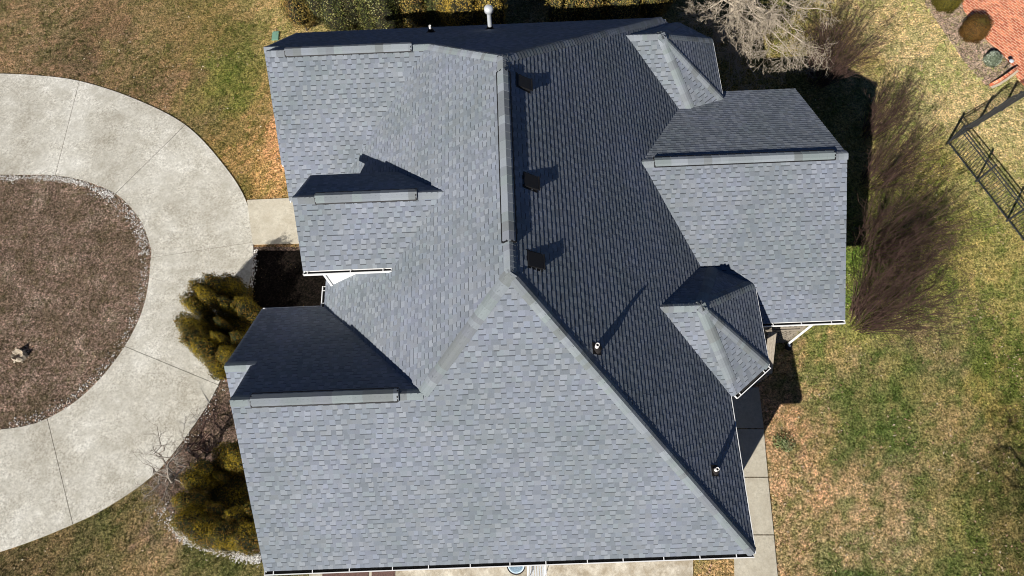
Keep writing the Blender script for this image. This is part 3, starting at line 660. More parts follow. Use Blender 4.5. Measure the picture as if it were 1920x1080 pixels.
# ------------------------------------------------------------------ small things on the ground
lw = empty('low_brick_wall', at(1880, 148), label='short curved brick edging wall beside the patio corner', cat='garden wall')
pts = [at(*p) for p in ((1857,163),(1870,158),(1883,150),(1895,141),(1905,133))]
mb = MB()
for a, b, h0, h1 in zip(pts, pts[1:], (.12,.25,.33,.33), (.25,.33,.33,.22)):
    d = (b-a).normalized(); nn = Vector((-d.y, d.x, 0))*.11; mb.add([a, b, b+nn, a+nn]+[a+Vector((0,0,h0)), b+Vector((0,0,h1)), b+nn+Vector((0,0,h1)), a+nn+Vector((0,0,h0))], [(3,2,1,0),(4,5,6,7),(0,1,5,4),(1,2,6,5),(2,3,7,6),(3,0,4,7)])
mb.build('brickwork', M['brick'], lw)
mb = MB()
for a, b in zip(pts, pts[1:]): d = (b-a).normalized(); nn = Vector((-d.y, d.x, 0)); mb.bar(a-nn*.05+Vector((0,0,.03)), b-nn*.05+Vector((0,0,.03)), .09, .06)
mb.build('footing', M['walk'], lw)
pl = empty('path_light', at(1884, 127), label='small grey garden path light on a black stake by the patio', cat='garden light')
p = at(1884, 127); mb = MB(); mb.tube([p, p+Vector((0,0,.42))], .018, 8); mb.build('stake', M['dark'], pl)
mb = MB(); mb.tube([p+Vector((0,0,.42)), p+Vector((0,0,.46)), p+Vector((0,0,.50))], [.10, .085, .01], 14); mb.build('lamp_cap', M['galv'], pl)
m, t, b = mat('green_plastic', (.16, .30, .22), .7); M['gplastic'] = m
p = at(517, 68); mb = MB(); mb.box((p.x-.15, p.y-.24, 0), (p.x+.15, p.y+.24, .05)); mb.box((p.x-.13, p.y-.22, .052), (p.x+.13, p.y+.22, .062)); mb.box((p.x-.03, p.y+.06, .062), (p.x+.03, p.y+.12, .07))
tag(mb.build('valve_box', M['gplastic']), 'faded green plastic valve box lid set in the lawn', 'valve box')
# stump in the island bed
p = at(38, 668); R = np.random.default_rng(5); st_ = empty('tree_stump', p, label='pale splintered tree stump in the brown island bed', cat='tree stump')
mb = MB(); n_ = 16; ring0 = [p+Vector((math.cos(2*math.pi*i/n_)*.30, math.sin(2*math.pi*i/n_)*.24, 0)) for i in range(n_)]
ring1 = [p+Vector((math.cos(2*math.pi*i/n_)*R.uniform(.2, .27), math.sin(2*math.pi*i/n_)*R.uniform(.16, .22), R.uniform(.12, .34))) for i in range(n_)]
ring2 = [p+Vector((math.cos(2*math.pi*i/n_)*.12, math.sin(2*math.pi*i/n_)*.1, .06)) for i in range(n_)]
mb.add(ring0+ring1+ring2, [(i, (i+1) % n_, n_+(i+1) % n_, n_+i) for i in range(n_)]+[(n_+i, n_+(i+1) % n_, 2*n_+(i+1) % n_, 2*n_+i) for i in range(n_)]+[tuple(range(2*n_, 3*n_))])
mb.build('splintered_wood', M['bark_pale'], st_)
mb = MB()
for i in range(6): a = i*1.05; mb.tube([p+Vector((math.cos(a)*.2, math.sin(a)*.2, .05)), p+Vector((math.cos(a)*.34, math.sin(a)*.30, .01))], [.06, .02], 5)
mb.build('root', M['bark_pale'], st_)
# things standing on the apron at the south eave
m, t, b = mat('pale_blue_plastic', (.55, .66, .74), .35); M['tub'] = m
m, t, b = mat('brown_mat', (.10, .055, .045), 1.); n = noise(t, 30, 4, .7, co(t)); r = ramp(t, n.outputs[0], [(.3, (.06, .035, .03)), (.7, (.15, .085, .07))]); t.links.new(r.outputs[0], b.inputs['Base Color']); M['mat'] = m
p = at(968, 1060, .03); p.z = .03
tb = empty('laundry_tub', p, label='pale blue plastic tub with black rim standing on the apron', cat='tub')
mb = MB(); nn = 24; prof = [(.20, 0.), (.25, .28), (.27, .30), (.24, .30), (.19, .03)]; vs = []
for rr, zz in prof:
    for q in range(nn): a = 2*math.pi*q/nn; vs.append(p+Vector((math.cos(a)*rr, math.sin(a)*rr*.9, zz)))
mb.add(vs, [(i*nn+q, i*nn+(q+1) % nn, (i+1)*nn+(q+1) % nn, (i+1)*nn+q) for i in range(len(prof)-1) for q in range(nn)]+[tuple(range(4*nn, 5*nn)), tuple(reversed(range(nn)))]); mb.build('tub_body', M['tub'], tb, smooth=False)
mb = MB(); mb.tube([p+Vector((math.cos(a)*.285, math.sin(a)*.26, .29)) for a in np.linspace(math.pi*.95, math.pi*1.95, 18)], .022, 6); mb.build('rim', M['rubber'], tb)
for sx_ in (-1, 1): mb = MB(); mb.tube([p+Vector((sx_*.28, .04, .28)), p+Vector((sx_*.36, .12, .30)), p+Vector((sx_*.30, .20, .28))], .02, 6); mb.build('handle', M['rubber'], tb)
p = at(1006, 1068, .03); p.z = .03
ch = empty('folding_chair', p, label='white framed folding chair with grey webbing on the apron', cat='chair')
def seg(pts, nm, mt, r=.014, par=ch): mb = MB(); mb.tube([p+Vector(x) for x in pts], r, 7); return mb.build(nm, mt, par)
for s in (-1, 1):
    seg([(s*.25, -.28, .0), (s*.25, .20, .40), (s*.25, .24, .43)], 'leg', M['white']); seg([(s*.25, .26, .0), (s*.25, -.24, .40)], 'leg', M['white'])
    seg([(s*.25, -.24, .42), (s*.25, .24, .42)], 'seat_rail', M['white']); seg([(s*.25, .24, .42), (s*.25, .36, .85)], 'back_post', M['white']); seg([(s*.29, -.22, .62), (s*.29, .27, .62)], 'armrest', M['white'], .02); seg([(s*.29, -.22, .62), (s*.27, -.22, .40)], 'arm_post', M['white'])
seg([(-.25, -.24, .42), (.25, -.24, .42)], 'front_bar', M['white']); seg([(-.25, .36, .85), (.25, .36, .85)], 'top_bar', M['white'])
mb = MB()
for i in range(6): x = -.2+i*.08; mb.box((p.x+x-.025, p.y-.24, p.z+.43), (p.x+x+.025, p.y+.24, p.z+.436))
mb.build('seat_webbing', M['galv'], ch)
mb = MB()
for i in range(4): z_ = .5+i*.09; mb.bar(p+Vector((-.25, .26+i*.025, z_)), p+Vector((.25, .26+i*.025, z_)), .008, .05)
mb.build('back_webbing', M['deck'], ch)
for u0, u1, lb in ((606, 692, 'wide dark brown mat at the foot of the south wall'), (698, 741, 'narrow reddish brown mat beside the wider mat')):
    a, b = at(u0, 1066), at(u1, 1066); mb = MB(); mb.box((a.x, a.y-.75, .032), (b.x, a.y+.35, .052)); mb.box((a.x+.04, a.y-.71, .053), (b.x-.04, a.y+.31, .056)); tag(mb.build('door_mat', M['mat']), lb, 'mat', 'mats on the apron')

# ------------------------------------------------------------------ plants
def branch(out, p, d, r, L, depth, R, droop=.0, wander=.35, kids=5, ratio=.55, nseg=5, up=0.):
    pts = [p.copy()]; rad = [r]; d = d.normalized(); st = L/nseg
    for i in range(nseg):
        d = (d + Vector(R.normal(0, wander, 3))*.5 + Vector((0, 0, up-droop*(i+1)/nseg))).normalized(); p = p+d*st; pts.append(p.copy()); rad.append(max(r*(1-(i+1)/nseg*.75), .0032))
    out.append((pts, rad, depth))
    if depth > 0:
        for k in range(kids):
            t = R.uniform(.2, 1.0); i = min(int(t*nseg), nseg-1); q = pts[i].lerp(pts[i+1], t*nseg-i); dd = (pts[i+1]-pts[i]).normalized()
            side = Vector(R.normal(0, 1, 3)); side = (side-dd*side.dot(dd)).normalized(); nd = (dd*.75+side*R.uniform(.5, 1.0)).normalized()
            branch(out, q, nd, max(rad[i]*.6, .005), L*ratio*R.uniform(.7, 1.2), depth-1, R, droop, wander, kids, ratio, max(nseg-1, 3), up)
def tubes(out, name, mt, par, lod=(3, 4, 5, 7)):
    mb = MB()
    for pts, rad, dp in out: mb.tube(pts, rad, lod[min(dp, len(lod)-1)], cap=False)
    return mb.build(name, mt, par, fix=False)
def bare_tree(label, base, H, limbs, seed, mt, tr=.16, kids=5, depth=2, droop=.15, sub=1.3, trunk_pts=None, tw=.35):
    R = np.random.default_rng(seed); t = empty('bare_tree', base, label=label, cat='tree')
    tp = trunk_pts or [base+Vector((.12*math.sin(i*1.1), .10*math.cos(i*1.7)-.1, H*i/6)) for i in range(7)]
    mb = MB(); mb.tube(tp, [tr*(1-.09*i) for i in range(len(tp))], 12, cap=True); mb.build('trunk', mt, t)
    out = []
    for tgt, r in limbs:
        f = R.uniform(.25, .9) if tgt.z > H*.3 else R.uniform(.1, .4); i = min(int(f*(len(tp)-1)), len(tp)-2); s = tp[i].lerp(tp[i+1], .5)
        s = min(tp, key=lambda q: abs(q.z-max(tgt.z*.65, .3)))
        pts = []; n_ = 9; lat = Vector(R.normal(0, .18, 3))
        for k in range(n_+1):
            f = k/n_; q = s.lerp(tgt, f)+Vector((0, 0, math.sin(math.pi*f)*.35*(tgt-s).length*.25))+lat*math.sin(f*math.pi*2)+Vector(R.normal(0, .05, 3))*min(f*3, 1); pts.append(q)
        rad = [r*(1-.8*k/n_) for k in range(n_+1)]; out.append((pts, [x*1.25 for x in rad], 3))
        for k in range(3, n_+1):
            dd = (pts[k]-pts[k-1]).normalized()
            for j in range(1 if k % 2 else 2):
                side = Vector(R.normal(0, 1, 3)); side = (side-dd*side.dot(dd)).normalized(); branch(out, pts[k], dd*.7+side, max(rad[k]*.55, .005), sub*R.uniform(.6, 1.2), depth, R, droop, tw, kids, .55)
    tubes(out, 'branches', mt, t); return t
TG = [(1558,20,3.4,.045),(1505,62,3.0,.04),(1545,95,2.6,.035),(1425,150,1.6,.035),(1395,152,1.8,.03),(1370,128,2.0,.03),(1300,28,3.0,.035),(1322,52,2.6,.03),(1480,112,2.2,.035),(1452,88,2.8,.04),(1385,96,2.6,.035),(1350,30,4.0,.05),(1405,20,4.2,.05),(1455,15,4.0,.045),(1500,100,2.0,.03),(1362,100,1.6,.03)]
bare_tree('bare tree with pale drooping twigs behind the north-east bay', at(1349, 74), 4.6, [(at(u, v, z), r) for u, v, z, r in TG], 11, M['bark_pale'], .17, kids=6, depth=2, droop=.22, sub=.85)
TG2 = [(1440,-60,4.0,.05),(1500,-20,4.0,.05),(1380,-30,4.2,.04),(1460,5,3.6,.04),(1540,-30,3.8,.04)]
bare_tree('second pale bare trunk at the top edge behind the drooping tree', at(1409, 12), 5.0, [(at(u, v, z), r) for u, v, z, r in TG2], 12, M['bark_pale'], .13, kids=4, depth=2, sub=.9)
TG3 = [(268,868,.9,.03),(290,800,1.1,.03),(318,828,1.2,.028),(262,925,1.0,.03),(285,950,.8,.026),(300,900,1.2,.03),(345,805,1.3,.025),(330,870,1.0,.025)]
bare_tree('low leafless grey shrub sprawling between driveway and golden shrubs', at(352, 900), 1.1, [(at(u, v, z), r) for u, v, z, r in TG3], 13, M['bark_grey'], .05, kids=4, depth=1, droop=.05, sub=.55)
TG4 = [(395,790,1.0,.02),(380,820,.9,.02),(402,770,1.0,.02),(370,800,.7,.02)]
bare_tree('thin leafless twiggy bush next to the west gable eave', at(392, 840), .9, [(at(u, v, z), r) for u, v, z, r in TG4], 14, M['bark_red'], .035, kids=4, depth=1, sub=.5)
# a tree off the lower right corner whose shade reaches the lawn
TG5 = [(1900,1260,5.0,.06),(1980,1220,5.5,.06),(2050,1270,5.,.06),(1950,1320,6.,.05),(1860,1320,5.,.05),(2000,1330,6.5,.05),(1940,1200,4.5,.05)]
bare_tree('dark bare tree standing off the lower right lawn', at(1930, 1330), 6.0, [(at(u, v, z), r) for u, v, z, r in TG5], 15, M['bark_dark'], .16, kids=4, depth=2, sub=1.3)

def broom(label, base, H, spread, n, seed, lean=(0, 0)):
    R = np.random.default_rng(seed); t = empty('twiggy_shrub', base, label=label, cat='shrub', group='leafless brown shrubs along the east wing'); out = []
    for k in range(n):
        a = R.uniform(0, 6.283); rr = math.sqrt(R.random())*spread*.28; p = base+Vector((math.cos(a)*rr, math.sin(a)*rr, 0))
        tilt = R.uniform(.05, .42)*(spread/1.2); d = Vector((math.cos(a)*tilt+lean[0], math.sin(a)*tilt+lean[1], 1)).normalized(); L = H*R.uniform(.65, 1.05)
        r0_ = R.uniform(.007, .016); pts = [p]; rad = [r0_]
        for i in range(5): d = (d+Vector(R.normal(0, .09, 3))+Vector((0, 0, .03))).normalized(); pts.append(pts[-1]+d*L/5); rad.append(r0_*(1-(i+1)/5*.72))
        out.append((pts, rad, 1))
        for j in range(R.integers(5, 9)):
            i = R.integers(1, 5); q = pts[i].lerp(pts[i+1], R.random()); dd = (pts[i+1]-pts[i]).normalized(); side = Vector(R.normal(0, 1, 3))*.55; nd = (dd+side).normalized(); l2 = L*R.uniform(.18, .38)
            q2 = q+nd*l2*.5; nd2 = (nd+Vector((0, 0, .25))+Vector(R.normal(0, .12, 3))).normalized(); q3 = q2+nd2*l2*.5; out.append(([q, q2, q3], [.0055, .004, .0028], 0))
            for jj in range(2): nd3 = (nd2+Vector(R.normal(0, .3, 3))).normalized(); out.append(([q2, q2+nd3*l2*.45], [.0045, .003], 0))
    tubes(out, 'stems', M['bark_red'], t, (3, 4)); return t
broom('northernmost of the leafless brown shrubs, above the dark house shadow', at(1533, 150), 3.3, 1.7, 95, 21, (.05, .05))
broom('leafless brown shrub at the corner of the house shadow', at(1630, 250), 2.6, 1.3, 50, 22, (.05, 0))
broom('leafless brown shrub opposite the ridge of the east wing', at(1636, 340), 2.7, 1.8, 65, 23, (.22, 0))
broom('dense leafless brown shrub halfway down the east wing', at(1636, 462), 3.2, 2.4, 105, 24, (.30, .02))
broom('southernmost of the leafless brown shrubs, beside the corner of the wing eave', at(1618, 600), 3.6, 2.0, 140, 25, (.32, .20))

def ellip(c, r, seed, nz=.12, sub=3):
    bm = bmesh.new(); bmesh.ops.create_icosphere(bm, subdivisions=sub, radius=1); R = np.random.default_rng(seed); ph = R.uniform(0, 6, 6); V_ = []
    for v in bm.verts:
        x = v.co; k = 1+nz*(math.sin(3*x.x+ph[0])*math.sin(3.5*x.y+ph[1])+.6*math.sin(6*x.z+ph[2]+4*x.x)); V_.append(Vector(c)+Vector((x.x*r[0]*k, x.y*r[1]*k, x.z*r[2]*k)))
    F_ = [tuple(v.index for v in f.verts) for f in bm.faces]; bm.free(); return V_, F_
def leafy(name, label, cat, lobes, n, size, pal, seed, group=None, aspect=.45, core=.74, stemz=True, shell=.22):
    """lobes: (centre, radii); many small leaf faces through the outer shell of every lobe"""
    R = np.random.default_rng(seed); cs = np.array([c for c, r in lobes]); rs = np.array([r for c, r in lobes]); base = Vector((*cs[:, :2].mean(0), 0))
    t = empty(name, base, label=label, cat=cat, group=group)
    area = (rs[:, 0]*rs[:, 1]+rs[:, 0]*rs[:, 2]); pick = R.choice(len(lobes), n, p=area/area.sum())
    D = R.normal(0, 1, (n, 3)); D /= np.linalg.norm(D, axis=1)[:, None]; rad = 1-shell*R.random(n)**1.6+.04*R.normal(0, 1, n)
    lump = 1+.10*np.sin(D[:, 0]*7+pick)*np.sin(D[:, 1]*6+pick*2)+.06*np.sin(D[:, 2]*11+pick)
    P = cs[pick]+D*rs[pick]*(rad*lump)[:, None]; ok = P[:, 2] > .03
    for i, (c, r) in enumerate(lobes):
        dd = (((P-np.array(c))/np.array(r))**2).sum(1); ok &= ~((dd < .6) & (pick != i))
    P, D, pick = P[ok], D[ok], pick[ok]; n = len(P)
    nd = D+R.normal(0, .36, (n, 3)); nd /= np.linalg.norm(nd, axis=1)[:, None]
    tx = np.cross(nd, R.normal(0, 1, (n, 3))); tx /= np.linalg.norm(tx, axis=1)[:, None]; ty = np.cross(nd, tx)
    s = size*R.uniform(.6, 1.4, n)[:, None]; V_ = np.stack([P-ty*s, P+tx*s*aspect, P+ty*s, P-tx*s*aspect], 1).reshape(-1, 3); F_ = np.arange(4*n).reshape(n, 4)
    pal = np.array([lin(c) for c in pal]); cl = np.clip(.5+.5*np.sin(P[:, 0]*5+seed)*np.sin(P[:, 1]*6)+R.normal(0, .22, n), 0, .999)
    T = pal[(cl*len(pal)).astype(int)]*R.uniform(.7, 1.3, n)[:, None]
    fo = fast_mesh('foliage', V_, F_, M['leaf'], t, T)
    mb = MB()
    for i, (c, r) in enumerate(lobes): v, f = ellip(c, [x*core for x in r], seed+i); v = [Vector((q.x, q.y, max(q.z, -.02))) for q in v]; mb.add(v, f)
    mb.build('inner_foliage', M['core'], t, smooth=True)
    if stemz:
        mb = MB()
        for i, (c, r) in enumerate(lobes[:4]): mb.tube([Vector((c[0], c[1], -.02)), Vector(c)], [.05, .02], 6)
        mb.build('stem', M['bark_dark'], t)
    return t
def lob(*L): return [(tuple(at(u, v, z)), (r, r, rz)) for u, v, z, r, rz in L]
GOLD = [(116,98,18),(136,114,16),(84,78,20),(58,64,22),(96,72,22),(118,90,22),(40,48,18)]
leafy('evergreen_shrub', 'northern lumpy golden green shrub between driveway and house shadow', 'shrub', lob((372,575,1.15,.36,1.15),(384,550,1.2,.38,1.1),(398,562,1.25,.30,1.2),(408,538,1.1,.36,1.0),(432,538,.75,.5,.7),(462,580,.85,.42,.85),(445,556,.45,.6,.45),(478,592,.6,.36,.65),(430,575,.9,.25,.9)), 34000, .027, GOLD, 31, 'golden green evergreen shrubs by the driveway')
leafy('evergreen_shrub', 'large heart shaped golden green shrub touching the shaded west gable', 'shrub', lob((367,617,1.3,.42,1.25),(376,640,1.25,.45,1.2),(392,656,1.1,.45,1.1),(407,676,.8,.42,.85),(412,694,.35,.36,.5),(436,672,.95,.40,.95),(420,625,.25,.8,.4),(448,612,.3,.6,.4),(424,612,1.0,.17,1.0),(418,640,1.0,.22,.95),(455,640,.9,.28,.85),(395,606,.5,.45,.5),(400,632,.6,.4,.6)), 56000, .027, GOLD, 32, 'golden green evergreen shrubs by the driveway')
leafy('evergreen_shrub', 'small round golden green shrub tucked under the west gable edge', 'shrub', lob((432,858,.7,.52,.75),(455,858,.8,.55,.85)), 18000, .027, GOLD, 33, 'golden green evergreen shrubs by the driveway')
leafy('evergreen_shrub', 'widest golden green shrub with a hollow dark middle above the white pebbles', 'shrub', lob((373,902,1.1,.36,1.1),(389,882,1.0,.34,1.0),(363,942,1.2,.40,1.2),(367,979,1.3,.48,1.25),(395,997,1.3,.52,1.25),(430,1005,1.3,.55,1.2),(470,1007,1.2,.55,1.15),(505,1002,1.1,.5,1.1),(403,959,1.0,.30,.9),(451,969,1.15,.34,1.0),(485,955,1.0,.34,.9),(435,922,.15,1.1,.32),(470,902,.15,1.0,.32),(399,902,.6,.22,.6),(415,895,.7,.2,.6)), 82000, .027, GOLD, 34, 'golden green evergreen shrubs by the driveway')
DG = [(66,72,34),(90,96,44),(40,46,26),(110,110,56),(76,64,36),(140,138,92),(52,58,28)]; YG = [(150,125,50),(175,145,62),(120,104,46),(96,90,42),(185,160,85)]; OL = [(132,114,56),(106,96,48),(152,128,66),(84,84,42),(118,92,50)]
for i, (u, v, pal, h, lb) in enumerate([(552,18,OL,1.5,'leftmost olive shrub of the row behind the north eave'),(610,22,DG,1.9,'dark green shrub second from left behind the north eave'),(668,18,DG,2.0,'dark green shrub right of centre of the left hedge clump'),(722,16,DG,2.0,'dark green shrub with the tallest twigs in the left hedge clump'),(772,10,OL,1.9,'olive brown shrub above the small roof pipe'),(815,8,DG,1.7,'dark shrub just left of the yellow shrub'),
        (862,22,YG,2.3,'bright yellow shrub left of the white capped roof pipe'),(915,18,YG,2.3,'bright yellow shrub behind the white capped roof pipe'),(1068,12,OL,2.3,'olive yellow shrub right of the dark gap'),(1120,12,OL,2.3,'second olive yellow shrub right of the dark gap'),(1172,10,OL,2.3,'third olive yellow shrub right of the dark gap'),(1225,8,OL,2.3,'fourth olive yellow shrub, beside the bare tree'),(1010,-40,DG,1.3,'shaded shrub beyond the dark gap at the top edge')]):
    c = at(u, v, h*.9); R_ = np.random.default_rng(50+i)
    lobes = [((c.x+R_.uniform(-.45, .45), c.y+R_.uniform(-.2, .5)+.25, h*R_.uniform(.6, 1.05)), (R_.uniform(.55, .8),)*2+(h*R_.uniform(.6, .85),)) for _ in range(5)]
    leafy('hedge_shrub', lb, 'shrub', lobes, 15000, .036, pal, 60+i, 'shrubs behind the north side of the house', .5)
leafy('round_shrub', 'clipped dark olive shrub cut by the top edge beside the patio', 'shrub', lob((1778,-4,.45,.60,.62),), 20000, .026, [(78,72,22),(92,84,26),(58,58,20),(104,92,34)], 71, 'olive shrubs beside the brick patio', .35)
leafy('round_shrub', 'spiky dark olive shrub overlapping the brick patio edge', 'shrub', lob((1829,54,.45,.55,.62),), 18000, .03, [(92,66,28),(104,74,32),(66,48,24),(84,72,30)], 72, 'olive shrubs beside the brick patio', .3)
leafy('silver_shrub', 'small grey green shrub near the low brick wall', 'shrub', lob((1861,111,.22,.32,.3),), 4200, .035, [(140,148,130),(168,176,158),(112,120,102),(84,92,74)], 73, None, .6)
leafy('ground_plant', 'low grey green clump in the dry lawn right of the side walk', 'plant', [(tuple(at(1470, 828, .0)), (.46, .42, .09))], 1700, .035, [(110,118,74),(96,106,64),(134,138,98)], 74, None, .45, core=.25, stemz=False, shell=.5)

# ------------------------------------------------------------------ loose cover: pebbles, leaves, grass
inn_xy = np.array([(p.x, p.y) for p in ic]); out_xy = np.array([(p.x, p.y) for p in oc])
def inside(P, poly):
    x, y = P[:, 0], P[:, 1]; c = np.zeros(len(P), bool); n = len(poly)
    for i in range(n):
        x0, y0 = poly[i]; x1, y1 = poly[(i+1) % n]; k = ((y0 > y) != (y1 > y)); c ^= k & (x < (x1-x0)*(y-y0)/((y1-y0) if y1 != y0 else 1e-9)+x0)
    return c
def pebbles(name, P, size, seed, cols):
    R = np.random.default_rng(seed); n = len(P); s = size*R.uniform(.5, 1.5, n)
    O = np.array([(1,0,0),(0,1,0),(-1,0,0),(0,-1,0),(0,0,.8),(0,0,-.5)], float); V_ = P[:, None, :]+(O[None]*R.uniform(.6, 1.1, (n, 6, 1)))*s[:, None, None]
    th = R.uniform(0, 6.28, n); c_, s_2 = np.cos(th), np.sin(th); d = V_-P[:, None, :]; V_ = P[:, None, :]+np.stack([d[..., 0]*c_[:, None]-d[..., 1]*s_2[:, None], d[..., 0]*s_2[:, None]+d[..., 1]*c_[:, None], d[..., 2]], -1)
    T0 = np.array([(0,1,4),(1,2,4),(2,3,4),(3,0,4),(1,0,5),(2,1,5),(3,2,5),(0,3,5)]); F_ = (T0[None]+6*np.arange(n)[:, None, None]).reshape(-1, 3)
    cols = np.array([lin(c) for c in cols])*.88; T = np.repeat(cols[R.integers(0, len(cols), n)]*R.uniform(.7, 1.1, (n, 1)), 8, 0)
    return tag(fast_mesh(name, V_.reshape(-1, 3), F_, M['stone'], None, T), kind='stuff')
def along(pts, n, w, bias, seed, z=.02):
    R = np.random.default_rng(seed); pts = resamp([Vector(p) for p in pts], 60); out = []
    for k in range(n):
        f = R.random()*58.99; i = int(f); p = pts[i].lerp(pts[i+1], f-i); d = (pts[i+1]-pts[i]).normalized(); nn = Vector((-d.y, d.x, 0)); q = p+nn*(bias+w*R.normal()*.5); out.append((q.x, q.y, z+R.uniform(0, .012)))
    return np.array(out)
k0, k1 = cut(ic, at(-60, 327)), cut(ic, at(283, 478)); seq = ic[min(k0, k1):max(k0, k1)+1]
WH = [(235,232,226),(215,212,205),(246,244,240),(190,182,170)]
E1 = along(seq[:int(len(seq)*.62)], 2300, .15, -.15, 1); E2 = along(seq[int(len(seq)*.5):], 900, .28, -.2, 2); P = np.r_[E1, E2]; P = P[np.random.default_rng(3).random(len(P)) < np.clip(.75+.8*pnoise(P, 3.5, 9), .12, 1)]
k2 = cut(ic, at(284, 484)); E3 = along(ic[k2:k2+40], 420, .22, -.2, 3)
P = np.r_[P, E3]; P = P[inside(P, np.array([(p.x, p.y) for p in bed]))]
pebbles('white_pebbles', P, .03, 4, WH)
P = np.r_[along([at(*p) for p in ((326,985),(345,1008),(385,1022),(430,1035),(490,1050))], 2100, .17, 0, 5), along([at(*p) for p in ((300,950),(315,975),(326,985))], 90, .3, 0, 6), along([at(*p) for p in ((482,468),(478,500),(474,540))], 260, .16, -.08, 7), along([at(*p) for p in ((430,700),(400,760),(360,830),(330,860))], 160, .35, -.2, 8)]
pebbles('white_pebbles', P, .028, 5, WH)
# scatter masks
dr_poly = np.r_[out_xy, inn_xy[::-1]]; bed_poly = np.array([(p.x, p.y) for p in bed]); R = np.random.default_rng(99)
PAV = [np.array([G(*p) for p in q]) for q in ([(464,376),(475,459),(600,456),(600,370)], [(1340,727),(1422,727),(1462,1130),(1378,1130),(1372,1004)], [(585,1000),(1298,1000),(1304,1400),(560,1400)], [(1803,0),(1815,32),(1852,79),(1900,128),(1930,172),(2200,100),(2100,-200),(1800,-100)])]
HS = np.array([(-7.3*K, -6.3*K), (6.4*K, -6.3*K), (6.4*K, 12.3*K), (-7.3*K, 12.3*K)])
def scatter(n, u0, v0, u1, v1):
    A = np.array([at(u0, v0)[:2], at(u1, v0)[:2], at(u1, v1)[:2], at(u0, v1)[:2]]); lo, hi = A.min(0), A.max(0)
    P = np.c_[R.uniform(lo[0], hi[0], n), R.uniform(lo[1], hi[1], n), np.zeros(n)]; k = inside(P, A) & ~inside(P, dr_poly) & ~inside(P, HS)
    for q in PAV: k &= ~inside(P, q)
    return P[k]
def blades(name, P, length, width, cols, lean=.9, seed=1):
    R = np.random.default_rng(seed); n = len(P); th = R.uniform(0, 6.28, n); a = R.uniform(0, 6.28, n); L = length*R.uniform(.5, 1.4, n); t = R.uniform(.25, 1.0, n)*lean
    d = np.c_[np.cos(th)*np.sin(t), np.sin(th)*np.sin(t), np.cos(t)]; s = np.c_[-np.sin(a), np.cos(a), R.uniform(-.3, .3, n)]*(width*R.uniform(.6, 1.4, n))[:, None]
    P = P.copy(); P[:, 2] += .004; V_ = np.stack([P-s, P+s, P+d*L[:, None]], 1).reshape(-1, 3); return tag(fast_mesh(name, V_, np.arange(3*n).reshape(n, 3), M['blade'], None, cols), kind='stuff')
P = scatter(620000, -30, -30, 1950, 1110); P = P[~inside(P, bed_poly)]
# skip what the house hides
keep = np.ones(len(P), bool); bb = inside(P, np.array([G(*p) for p in ((475,463),(441,640),(411,724),(372,792),(302,882),(300,930),(330,985),(375,1018),(492,1052),(640,1052),(640,463))])); P = P[~bb | (R.random(len(P)) < .02)]; P[:, :2] += R.normal(0, .03, (len(P), 2))
CC = np.concatenate([lawn_col(P[i:i+20000]) for i in range(0, len(P), 20000)]); n_ = len(P); rr = R.random(n_)[:, None]
cl_ = .5+1.1*(.5*cellr(warp(P, .05), .07, 1)+.5*cellr(warp(P, .08), .16, 2)); CC = CC*cl_[:, None]
CC = CC*np.where(rr < .35, np.array([[1.75, 1.63, 1.62]]), np.where(rr < .7, np.array([[.85, .96, .68]]), np.array([[1.12, 1.02, 1.0]])))*R.uniform(.6, 1.5, (n_, 1))
blades('lawn_grass', P, .05, .009, np.clip(CC, 0, .8), 1.25, 3)
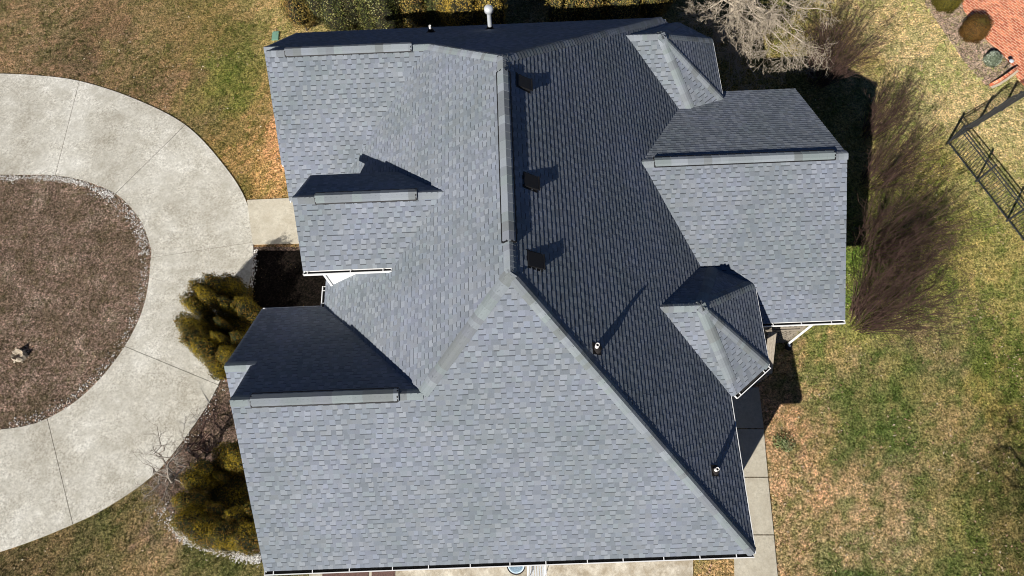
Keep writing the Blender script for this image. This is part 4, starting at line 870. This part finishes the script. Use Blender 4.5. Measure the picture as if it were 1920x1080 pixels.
P0_ = scatter(26000, -30, -30, 1950, 1110); P0_ = P0_[~inside(P0_, bed_poly)]; P0_ = P0_[~inside(P0_, np.array([G(*p) for p in ((470,463),(435,640),(405,724),(366,792),(298,882),(296,930),(326,988),(372,1025),(492,1062),(640,1062),(640,463))]))]; P0_ = P0_[R.random(len(P0_)) < np.clip(.25+.7*pnoise(P0_, 1.3, 3), .04, 1)]
tc = lawn_col(P0_); P = np.repeat(P0_, 14, 0); P[:, :2] += R.normal(0, .045, (len(P), 2)); TCc = np.repeat(tc*np.array([.75, .95, .6])*R.uniform(.6, 1.5, (len(tc), 1)), 14, 0)*R.uniform(.6, 1.5, (len(P), 1))
blades('grass_tufts', P, .10, .010, np.clip(TCc, 0, .8), 1.0, 6)
P = scatter(330000, -30, 300, 300, 830); P = P[inside(P, bed_poly)]; n_ = len(P); BR = np.array([lin(c) for c in ((150,122,98),(112,88,74),(92,70,58),(176,150,124),(104,98,62),(130,100,80))])*.75
blades('dry_bed_stubble', P, .07, .006, BR[R.integers(0, 6, n_)]*R.uniform(.6, 1.6, (n_, 1))*np.array([.93, .98, 1.0])*(.45+1.1*(.5*cellr(warp(P, .06), .09, 5)+.5*np.clip(.5+.5*pnoise(P, 3, 6), 0, 1)))[:, None], 1.4, 4)
# fallen leaves
P = scatter(60000, -30, -30, 1950, 1110); pr = np.where(P[:, 0] > 5, .55, .2)*np.clip(.4+1.0*pnoise(P, 1.5, 8), .08, 1.6); P = P[(R.random(len(P)) < pr)]; P = P[~inside(P, np.array([G(*p) for p in ((470,463),(435,640),(405,724),(492,900),(640,900),(640,463))]))]
n_ = len(P); th = R.uniform(0, 6.28, n_); s = R.uniform(.02, .055, n_)[:, None]; tx = np.c_[np.cos(th), np.sin(th), R.uniform(-.5, .5, n_)]; ty = np.c_[-np.sin(th), np.cos(th), R.uniform(-.5, .5, n_)]; P[:, 2] = .035
LC = np.array([lin(c) for c in ((170,146,116),(142,112,86),(192,170,138),(118,92,70),(190,152,126),(210,196,170))])*.8
tag(fast_mesh('fallen_leaves', np.stack([P-ty*s, P+tx*s*.55, P+ty*s, P-tx*s*.55], 1).reshape(-1, 3), np.arange(4*n_).reshape(n_, 4), M['leaf'], None, LC[R.integers(0, 6, n_)]*R.uniform(.7, 1.2, (n_, 1))), kind='stuff')
